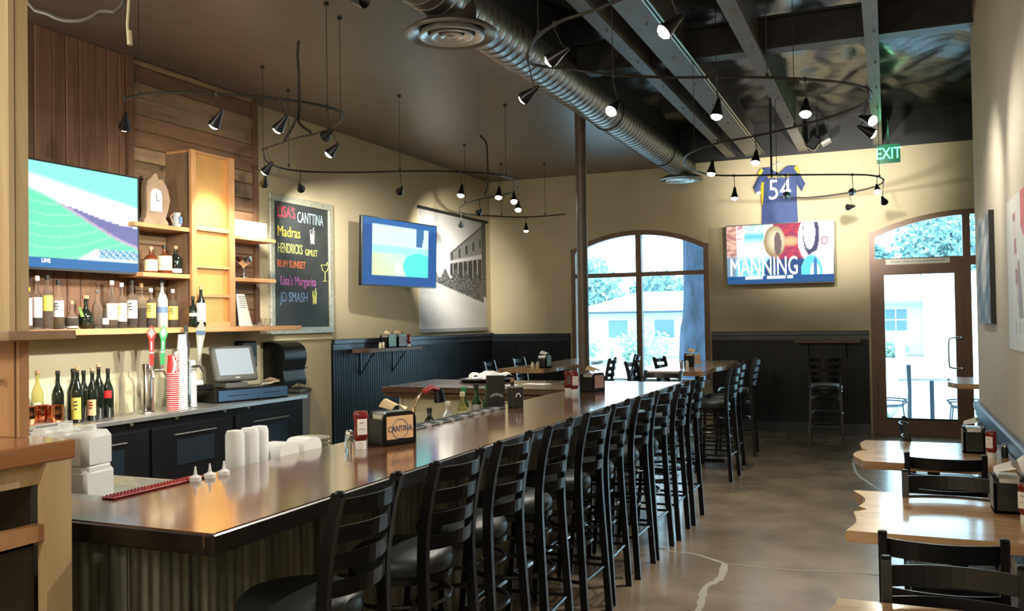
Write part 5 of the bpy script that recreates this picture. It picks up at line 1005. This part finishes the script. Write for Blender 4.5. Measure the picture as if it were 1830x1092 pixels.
# mural
def fm(u, v):
    rr_ = (sin(u * 91.7 + v * 47.3) * 43758.5) % 1; n = (rr_ - .5) * .06
    sky = mixc((.55,) * 3, (.93,) * 3, 1 - sqrt((u - .3) ** 2 + (v - .55) ** 2) * 1.5); c = sky
    hz = .42
    if v < hz: c = mixc((.75,) * 3, (.45,) * 3, (abs(u - .5) + v * .5) * .8); c = mixc(c, (.85,) * 3, .5 * (v < .30)); 
    if v < .3: c = mixc(c, (.5,) * 3, .25 + .2 * sin(7 * u + 9 * v) * sin(11 * v))
    if .10 < u < .32 and hz < v < .66 + (u - .1) * .3: c = (.80,) * 3 if u > .16 else (.45,) * 3
    if u < .10 and hz < v < .60 - u: c = (.40,) * 3
    top = .66 + (u - .42) * .58; bot = .47 - (u - .42) * .32
    if u > .42 and bot < v < top:
        c = (.30,) * 3; s = (u - .42) / .58; mid = .58 + s * .10
        if abs(v - mid) < .012 + .01 * s: c = (.62,) * 3
        elif v > mid: 
            c = (.36,) * 3
            if (u * 9) % 1 < .25 and abs(v - (mid + (top - mid) * .45)) < .04: c = (.12,) * 3
            if top - v < .02: c = (.20,) * 3
        else: c = (.10,) * 3 if (u * 13) % 1 > .18 else (.50,) * 3
    if u > .93 and v > .30: c = (.18,) * 3
    ct = .50 + .04 * sin(40 * u); cb = .40 - max(0, (u - .2)) * .22
    if .18 < u < .95 and cb < v < ct - .02: c = (.10,) * 3 if rr_ > .28 else (.40,) * 3
    return tuple(max(0, x ** 1.55 * 1.0 + n) for x in c)
c = thing('street_mural', 'large black and white old street photograph print hanging on the left wall', 'mural', (XL, 11.6, 1.5))
MB().box(XL, XL + .008, 10.50, 12.66, 1.50, 3.17).build('backing_sheet', 'lwhite', c, world=True)
picture('photo_print', (XL + .009, 10.50, 1.50), (0, 1, 0), (0, 0, 1), 2.16, 1.67, fm, 150, 110, 'print', c)
MB().box(XL, XL + .035, 10.47, 12.70, 3.15, 3.19).build('top_rail', 'blkl', c, world=True); MB().box(XL, XL + .03, 10.5, 12.66, 1.46, 1.51).build('bottom_rail', 'duds', c, world=True)
# right wall pictures (u runs towards the camera)
def fa(u, v):
    g = .35 + .28 * sin(9 * u + 5 * v + 2 * sin(6 * v)) + .18 * sin(23 * v - 11 * u)
    if v < .3: g *= .6
    if .3 < u < .75 and .35 < v < .8: g = g * .6 + .4
    return (max(.02, g) ** 1.4,) * 3
c = thing('black_white_canvas', 'narrow black and white action photo canvas on the right wall', 'picture', (RX, 7.4, 1.55)); MB().box(RX - .035, RX, 7.0, 7.88, 1.53, 2.33).build('canvas_frame', 'blkl', c, world=True)
picture('photo_print', (RX - .0355, 7.88, 1.53), (0, -1, 0), (0, 0, 1), .88, .80, fa, 50, 50, 'print', c)
def fp_(u, v):
    c = (.86, .85, .80)
    if u > .12 and abs(u - .22 - .1 * (1 - v)) < .035 and .3 < v < .9: c = (.45, .16, .14) if sin(30 * v) > 0 else (.8, .7, .62)
    if .30 < u < .52 and v < .58 and v > .2 and abs(u - .30 - .22 * (.6 - v)) < .06: c = (.35, .25, .2)
    if u > .42 and v > .55: c = (.72, .10, .12) if v > 1.15 - u * .9 or u > .55 else c
    if u > .50 and v > .62 and u < .62: c = (.70, .09, .11)
    if .55 < u and .30 < v < .46: c = (.85, .68, .12)
    if .49 < u < .54 and v < .6: c = (.16, .14, .12)
    if v < .2 and .2 < u < .8 and sin(60 * u) > .5 and .1 < v: c = (.5, .5, .5)
    return c
c = thing('sports_poster', 'white poster with red pennant and player figures on the right wall', 'poster', (RX, 5.6, 1.4)); MB().box(RX - .012, RX, 4.75, 6.20, 1.385, 2.28).build('board', 'lwhite', c, world=True)
picture('poster_print', (RX - .0125, 6.20, 1.385), (0, -1, 0), (0, 0, 1), 1.45, .895, fp_, 90, 60, 'print', c)
# jersey
c = thing('sports_jersey', 'navy sports jersey with yellow trim and number 54 hanging above the television', 'jersey', (-1.36, YB - .1, 2.9))
# (x,z) outline centred on -1.36
half = [(0, 3.60), (.09, 3.63), (.14, 3.70), (.24, 3.69), (.30, 3.62), (.36, 3.40), (.34, 3.30), (.24, 3.34), (.225, 3.43), (.235, 3.2), (.245, 2.93), (.12, 2.90), (0, 2.895)]
n = len(half); mb = MB(); vs = []; fs = []
def jx(sgn, x, z, off): return (-1.36 + sgn * x, YB - .05 - .035 * cos(min(1, x / .26) * pi / 2) - off - .008 * sin(14 * x + 9 * z), z)
def torso(u, v):
    z = 2.90 + .80 * v; w = .245 - .01 * sin(pi * v); x = (u - .5) * 2 * w
    if v > .9: z -= max(0, (.12 - abs(x))) * .9
    return (-1.36 + x, YB - .045 - .05 * cos(x / .25 * pi / 2) - .010 * sin(20 * x + 5 * z) * (1 - v), z)
MB().grid(torso, 24, 24).build('torso', 'navy', c, smooth=True, world=True)
for s_ in (-1, 1):
    def slv(u, v, s_=s_):
        a = Vector((.225, 0, 3.69)); b = Vector((.235, 0, 3.45)); e0 = Vector((.35, 0, 3.44)); e1 = Vector((.30, 0, 3.33)); p = a.lerp(b, v).lerp(e0.lerp(e1, v), u); return (-1.36 + s_ * p.x, YB - .05 - .02 * sin(pi * v), p.z)
    MB().grid(slv, 8, 8).build('sleeve', 'navy', c, smooth=True, world=True)
    MB().add([(-1.36 + s_ * .235, YB - .078, 3.70), (-1.36 + s_ * .285, YB - .078, 3.615), (-1.36 + s_ * .262, YB - .078, 3.58), (-1.36 + s_ * .205, YB - .078, 3.66)], [(0, 1, 2, 3)]).build('shoulder_patch', 'gold', c, world=True)
MB().add([(-1.36 - .248, YB - .055, 3.50), (-1.36 - .20, YB - .080, 3.50), (-1.36 - .222, YB - .078, 3.18), (-1.36 - .243, YB - .058, 3.18)], [(0, 1, 2, 3)]).build('side_stripe', 'gold', c, world=True)
MB().box(-1.36 - .31, -1.36 - .25, YB - .066, YB - .060, 3.335, 3.37).build('cuff', 'lwhite', c, world=True)
text('54', 'jersey_number', 'whitec', c, (-1.35, YB - .103, 3.365), RB, .40, .002, sx=.80); text('WHITNER', 'jersey_lettering', 'gold', c, (-1.36, YB - .103, 3.56), RB, .075, .002, sx=.9)
MB().tube([(-1.50, YB - .04, 3.70), (-1.36, YB - .04, 3.76), (-1.22, YB - .04, 3.70)], .006, 6).tube([(-1.36, YB - .04, 3.76), (-1.36, YB - .01, 3.80)], .004, 6).build('hanger', 'lwhite', c, world=True)
# exit sign
c = thing('exit_sign', 'green lit EXIT sign hanging below the pale roof joist', 'exit sign', (.05, 11.2, 3.5)); MB().bbox(-.08, .175, 11.20, 11.24, 3.385, 3.60, .006).build('housing', 'exitb', c, world=True)
text('EXIT', 'exit_lettering', 'exitg', c, (.047, 11.197, 3.49), RB, .19, .002, sx=.70); MB().cyl((.047, 11.22, 3.6), (.047, 11.22, 3.9), .008).build('hanger_rod', 'wire', c, world=True)
el = bpy.data.lights.new('exit_glow', 'POINT'); el.energy = 1.6; el.color = (.15, 1, .5); el.shadow_soft_size = .08; eo = bpy.data.objects.new('exit_glow', el); COL.objects.link(eo); eo.location = (.05, 11.1, 3.66); eo.parent = c; eo.location = Vector((.05, 11.15, 3.75)) - Vector(c.location)
# ceiling cables top left
o = MB().tube(smoothpts([(-3.15, 3.0, 3.83), (-3.15, 3.0, 3.2), (-3.165, 3.0, 2.98), (-3.155, 3.0, 2.95)]), .006, 8).cyl((-3.155, 3.0, 2.95), (-3.15, 3.0, 2.885), .012).build('hanging_cable', 'lcream'); tag(o, 'white cable with a plug hanging from the ceiling at upper left', 'cable')
o = MB().tube(smoothpts([(-3.36, 2.6, 3.83), (-3.32, 2.6, 3.05), (-3.17, 2.6, 2.90), (-3.01, 2.6, 2.85), (-2.89, 2.6, 2.87), (-2.74, 2.6, 2.95), (-2.70, 2.6, 3.83)]), .009, 8).build('drooping_hose', mat('grey_hose', (.10, .09, .08), .6)); tag(o, 'drooping grey conduit loop at the top left corner of the ceiling', 'cable')

# ================= TRACK LIGHTS =================
TR1 = [(-4.57,4.29),(-4.42,4.26),(-4.30,4.26),(-4.10,4.35),(-3.91,4.49),(-3.73,4.66),(-3.58,4.87),(-3.52,5.03),(-3.51,5.18),(-3.56,5.31),(-3.74,5.53),(-4.05,5.72),(-4.29,5.79),(-4.58,5.92),(-4.76,6.00),(-4.92,6.14),(-5.20,6.54),(-5.28,6.90),(-5.14,7.16),(-4.77,7.39),(-4.38,7.53),(-4.02,7.72),(-3.68,8.05),(-3.59,8.41),(-3.64,8.72),(-3.88,9.28),(-4.23,9.55),(-4.63,9.77),(-5.00,10.16),(-5.24,10.54),(-5.33,10.92),(-5.11,11.34),(-4.75,11.71),(-4.14,11.68)]
TR2 = [(-.70,3.84),(-.91,3.88),(-1.08,3.94),(-1.28,4.05),(-1.47,4.12),(-1.66,4.29),(-1.81,4.53),(-1.87,4.71),(-1.82,4.82),(-1.70,4.93),(-1.51,5.17),(-1.20,5.38),(-.88,5.53),(-.57,5.71),(-.28,5.94),(-.12,6.17),(-.07,6.38),(-.12,6.65),(-.33,6.94),(-.64,7.22),(-.97,7.43),(-1.31,7.59),(-1.56,7.85),(-1.72,8.19),(-1.77,8.70),(-1.63,9.27),(-1.09,9.56),(-.40,9.90),(-.11,10.13),(-.01,10.57),(-.13,11.06),(-.47,11.44),(-.89,11.59),(-1.22,11.35)]
ZR = 3.09
def track(pts, lab, hang, ztop, feeds):
    t = thing('monorail_track', lab, 'light track', (pts[8][0], pts[8][1], ZR))
    MB().tube(smoothpts([(x, y, ZR) for x, y in pts], 5), .009, 8).build('rail', 'wire', t, smooth=True, world=True)
    for x, y in hang:
        MB().cyl((x, y, ZR), (x, y, ztop(x)), .0028, n=6).lathe([(.018, -.02), (.018, 0)], (x, y, ztop(x)), 10).lathe([(.010, 0), (.010, .03)], (x, y, ZR), 8).build('hanger', 'wire', t, world=True)
    for P in feeds: MB().tube(smoothpts(P, 5), .011, 8).build('feed_cable', 'wire', t, smooth=True, world=True)
    return t
zr = lambda x: ZC if x < -2.8 else 4.36
tk1 = track(TR1, 'black serpentine monorail track over the back bar and window corner', [(-4.91, 6.12), (-5.19, 6.84), (-4.36, 7.49), (-3.58, 8.30), (-4.85, 9.94), (-4.98, 11.37), (-4.42, 11.62), (-3.54, 5.10), (-3.62, 5.38), (-4.40, 4.26)], zr,
    [[(-4.22, 5.70, ZC), (-4.29, 5.78, ZC - .08), (-4.34, 5.86, ZC - .2), (-4.34, 5.86, ZR + .25), (-4.29, 5.79, ZR + .12), (-4.15, 5.75, ZR + .02)], [(-4.34, 5.86, ZR + .25), (-4.40, 5.86, ZR + .12), (-4.52, 5.9, ZR + .02)], [(-4.45, 9.55, ZC), (-4.38, 9.55, ZC - .08), (-4.36, 9.55, ZC - .2), (-4.36, 9.55, ZR + .15), (-4.42, 9.58, ZR + .03)]])
tk2 = track(TR2, 'black serpentine monorail track under the open roof above the walkway', [(-1.65, 4.28), (-1.51, 5.17), (-.66, 5.66), (-1.55, 7.84), (-1.04, 9.59), (-.05, 10.3), (-1.30, 7.58), (-.64, 7.22)], zr, [[(-1.09, 9.56, 4.36), (-1.09, 9.56, ZR + .1), (-1.09, 9.56, ZR)]])
def lamp(px, lab, tgt, lit=True, power=1.0, track_z=ZR, rail=None, drop=.20, big=1.0):
    """px = head pivot position (x, y); tgt = world point the lamp is aimed at"""
    x, y, z = px; an = math.atan2(x, y); dd = math.hypot(x, y)
    rp = min(RAILPTS, key=lambda a: ((math.atan2(a[0], a[1]) - an) * 40) ** 2 + (math.hypot(a[0], a[1]) - dd) ** 2 * .8)
    if abs(math.hypot(rp[0], rp[1]) - dd) < .9: z = 1.6 + (z - 1.6) * math.hypot(rp[0], rp[1]) / dd; z = min(max(z, 2.74), 2.98); x, y = rp[0], rp[1]
    t = thing('track_spotlight', lab, 'spotlight', (x, y, z)); d = (Vector(tgt) - Vector((x, y, z))).normalized()
    pv = Vector((x, y, z)) - d * .05 * big
    T = Matrix.Translation(Vector((0, 0, 0)) - d * .07 * big) @ d.to_track_quat('Z', 'Y').to_matrix().to_4x4()
    MB().lathe([(.008, -.015), (.014, .0), (.020, .035), (.036, .085), (.040, .105), (.036, .105), (.028, .08), (.010, .04), (0, .03)], n=18, closed=False, T=T @ Matrix.Scale(big, 4)).build('cone_shade', 'black', t, smooth=True)
    MB().lathe([(.031, .088), (.034, .100), (.028, .116), (.014, .124), (0, .126)], n=16, closed=False, T=T @ Matrix.Scale(big, 4)).build('bulb', 'lamp' if lit else 'lampoff', t, smooth=True)
    rp = min(RAILPTS, key=lambda a: (a[0] - x) ** 2 + (a[1] - y) ** 2); top = Vector((rp[0], rp[1], ZR)) - Vector((x, y, z)); q = -d * .075 * big
    MB().tube([tuple(q), (q.x * .6, q.y * .6, max(q.z, 0) + .02), (top.x, top.y, top.z - .03), tuple(top)], .0035, 6).lathe([(.011, -.012), (.012, .012)], tuple(top), 8).build('stem', 'wire', t)
    l = bpy.data.lights.new('track_lamp', 'SPOT'); l.energy = SPOT_W * power; l.color = LAMPCOL; l.spot_size = radians(66 if tgt[0] < -5.3 or tgt[1] > 12 else 95); l.spot_blend = 1.0; l.shadow_soft_size = .03
    o = bpy.data.objects.new('track_lamp', l); COL.objects.link(o); o.parent = t; o.location = d * .085 * big; o.rotation_euler = d.to_track_quat('-Z', 'Y').to_euler()
    return t
RAILPTS = [tuple(p) for P in (TR1, TR2) for p in smoothpts([(x, y, ZR) for x, y in P], 5)]
M['lampoff'] = mat('lamp_glass_side', (1, 1, 1), .3, emit=(1, .95, .88), es=8)
LP = [((-4.45, 4.19, 2.90), 'track spotlight at the left end of the track by the plank wall', (-5.72, 5.2, 1.7), .6), ((-3.85, 4.32, 2.88), 'bright track spotlight in front of the horizontal boards', (-5.6, 4.7, 1.1), 1.3), ((-3.50, 4.55, 2.86), 'bright track spotlight left of the first hanger, over the bar', (-5.7, 5.0, 1.05), 3.2),
 ((-3.52, 5.05, 2.90), 'dark track spotlight at the right bend of the first loop', (-5.4, 6.1, 2.4), 2.0), ((-3.70, 5.38, 2.86), 'small lit track spotlight just below the dark one at the loop bend', (-5.7, 5.3, 1.2), 1.8),
 ((-4.75, 5.95, 2.90), 'dark track spotlight, upper of two at the left bend of the track', (-5.42, 6.05, 2.4), 1.6), ((-5.02, 6.30, 2.86), 'dark track spotlight, lower of two at the left bend of the track', (-5.6, 6.8, 2.35), 2.2), ((-4.93, 6.72, 2.86), 'dark track spotlight aimed at the chalkboard', (-5.84, 8.3, 2.5), 3.0),
 ((-4.30, 7.40, 2.88), 'dark track spotlight above the small television', (-5.84, 9.0, 2.3), 2.0), ((-3.85, 7.80, 2.88), 'small lit track spotlight left of the mural', (-3.9, 7.3, 1.0), .8), ((-3.60, 8.10, 2.88), 'small lit spotlight, left of the close pair above the mural corner', (-3.5, 7.6, 1.), .8),
 ((-3.58, 8.50, 2.88), 'bright spotlight, upper of the close pair near the column', (-3.2, 7.6, 1.), .8), ((-3.75, 9.0, 2.86), 'bright spotlight, lower of the close pair near the column', (-3.4, 8, .8), .8), ((-4.38, 9.30, 2.88), 'bright spotlight in front of the mural top rail', (-5.8, 11.1, 2.5), 5.0),
 ((-5.05, 10.15, 2.86), 'dark spotlight hanging before the mural sky', (-5.8, 11.6, 2.2), 1.8), ((-4.60, 11.30, 2.88), 'dark downward spotlight right of the mural', (-4.65, 11.4, .5), .6),
 ((-.84, 3.76, 2.86), 'bright spotlight nearest the top centre under the open roof', (-2.7, 2.7, 1.0), 2.6), ((-1.43, 3.95, 2.86), 'large bright spotlight in front of the spiral duct', (-5.7, 4.7, 1.05), 4.5), ((-1.82, 4.55, 2.86), 'bright spotlight left of the spiral duct', (-5.7, 5.9, 1.05), 4.5), ((-1.48, 5.06, 2.86), 'downward bright spotlight hanging on the duct middle', (-2.3, 3.3, 1.), 1.8), ((-.94, 5.42, 2.86), 'bright spotlight right of the duct under the wide joist', (-1.2, 5.0, .5), 1), ((-.46, 5.62, 2.86), 'bright spotlight between the two pale joists', (-.5, 4.8, .6), 1),
 ((-.07, 6.10, 2.86), 'small bright spotlight at the joist above the exit sign, upper', (.7, 5.6, 2.4), .45), ((-.11, 6.50, 2.86), 'small bright spotlight at the joist above the exit sign, lower', (.7, 6.9, 2.4), .5), ((-.94, 7.2, 2.86), 'bright spotlight just left of the jersey', (-1.1, 6.6, .5), 1), ((-1.36, 7.55, 2.86), 'small spotlight by the far duct drop', (-1.6, 7.3, .6), .6),
 ((-1.44, 9.2, 2.86), 'downward spotlight hanging left of the jersey', (-1.5, 9.1, .5), .7), ((-.90, 9.5, 2.86), 'spotlight hanging over the jersey number', (-.85, 12.8, 3.3), 5.0), ((-.32, 9.75, 2.88), 'bright spotlight right of the jersey', (-.7, 12.8, 3.35), 5.0), ((.02, 9.70, 2.88), 'largest bright spotlight below the exit sign', (.1, 8.6, .9), 1),
 ((-.37, 10.9, 2.86), 'dark spotlight hanging low right of the jersey', (-1.8, 12.8, 2.9), .6), ((.02, 10.5, 2.86), 'dark spotlight below the largest lamp under the exit sign', (.5, 12.6, 1.8), .5)]
for px, lab, tg, pw in LP: lamp(px, lab, tg, not lab.startswith('dark'), pw)
c = thing('near_spotlight', 'dark blurred spotlight cut by the top edge of the picture', 'spotlight', (-2.0, 3.0, 2.93)); T = Matrix.Rotation(radians(105), 4, 'Y')
MB().lathe([(.010, -.02), (.016, 0), (.022, .035), (.038, .085), (.042, .105), (.030, .09), (0, .04)], n=18, closed=False, T=T).build('cone_shade', 'black', c, smooth=True); MB().cyl((0, 0, 0), (0, 0, .9), .004, n=6).build('stem', 'wire', c)
# far speaker on the roof structure
c = thing('ceiling_floodlight', 'dark winged floodlight fixed near the roof above the back wall', 'floodlight', (-.80, 12.2, 3.86)); MB().bbox(-.12, .02, -.08, .08, -.10, .08, .02, Matrix.Rotation(.6, 4, 'Y')).build('body', 'black', c); MB().box(-.01, .01, -.01, .01, .05, .5).build('bracket', 'black', c); MB().box(.04, .16, -.08, .08, -.06, -.02, Matrix.Rotation(-.5, 4, 'Y')).build('shade_flap', 'duds', c)

for x, y, z, w in ROOM: add_fill(x, y, z, w)
# lettering becomes real meshes
bpy.context.view_layer.update(); dg = bpy.context.evaluated_depsgraph_get()
for o in [o for o in bpy.data.objects if o.type == 'FONT']:
    me = bpy.data.meshes.new_from_object(o.evaluated_get(dg)); n_ = o.name; par = o.parent; mb_ = o.matrix_basis.copy()
    bpy.data.objects.remove(o); q = bpy.data.objects.new(n_, me); COL.objects.link(q); q.parent = par; q.matrix_basis = mb_
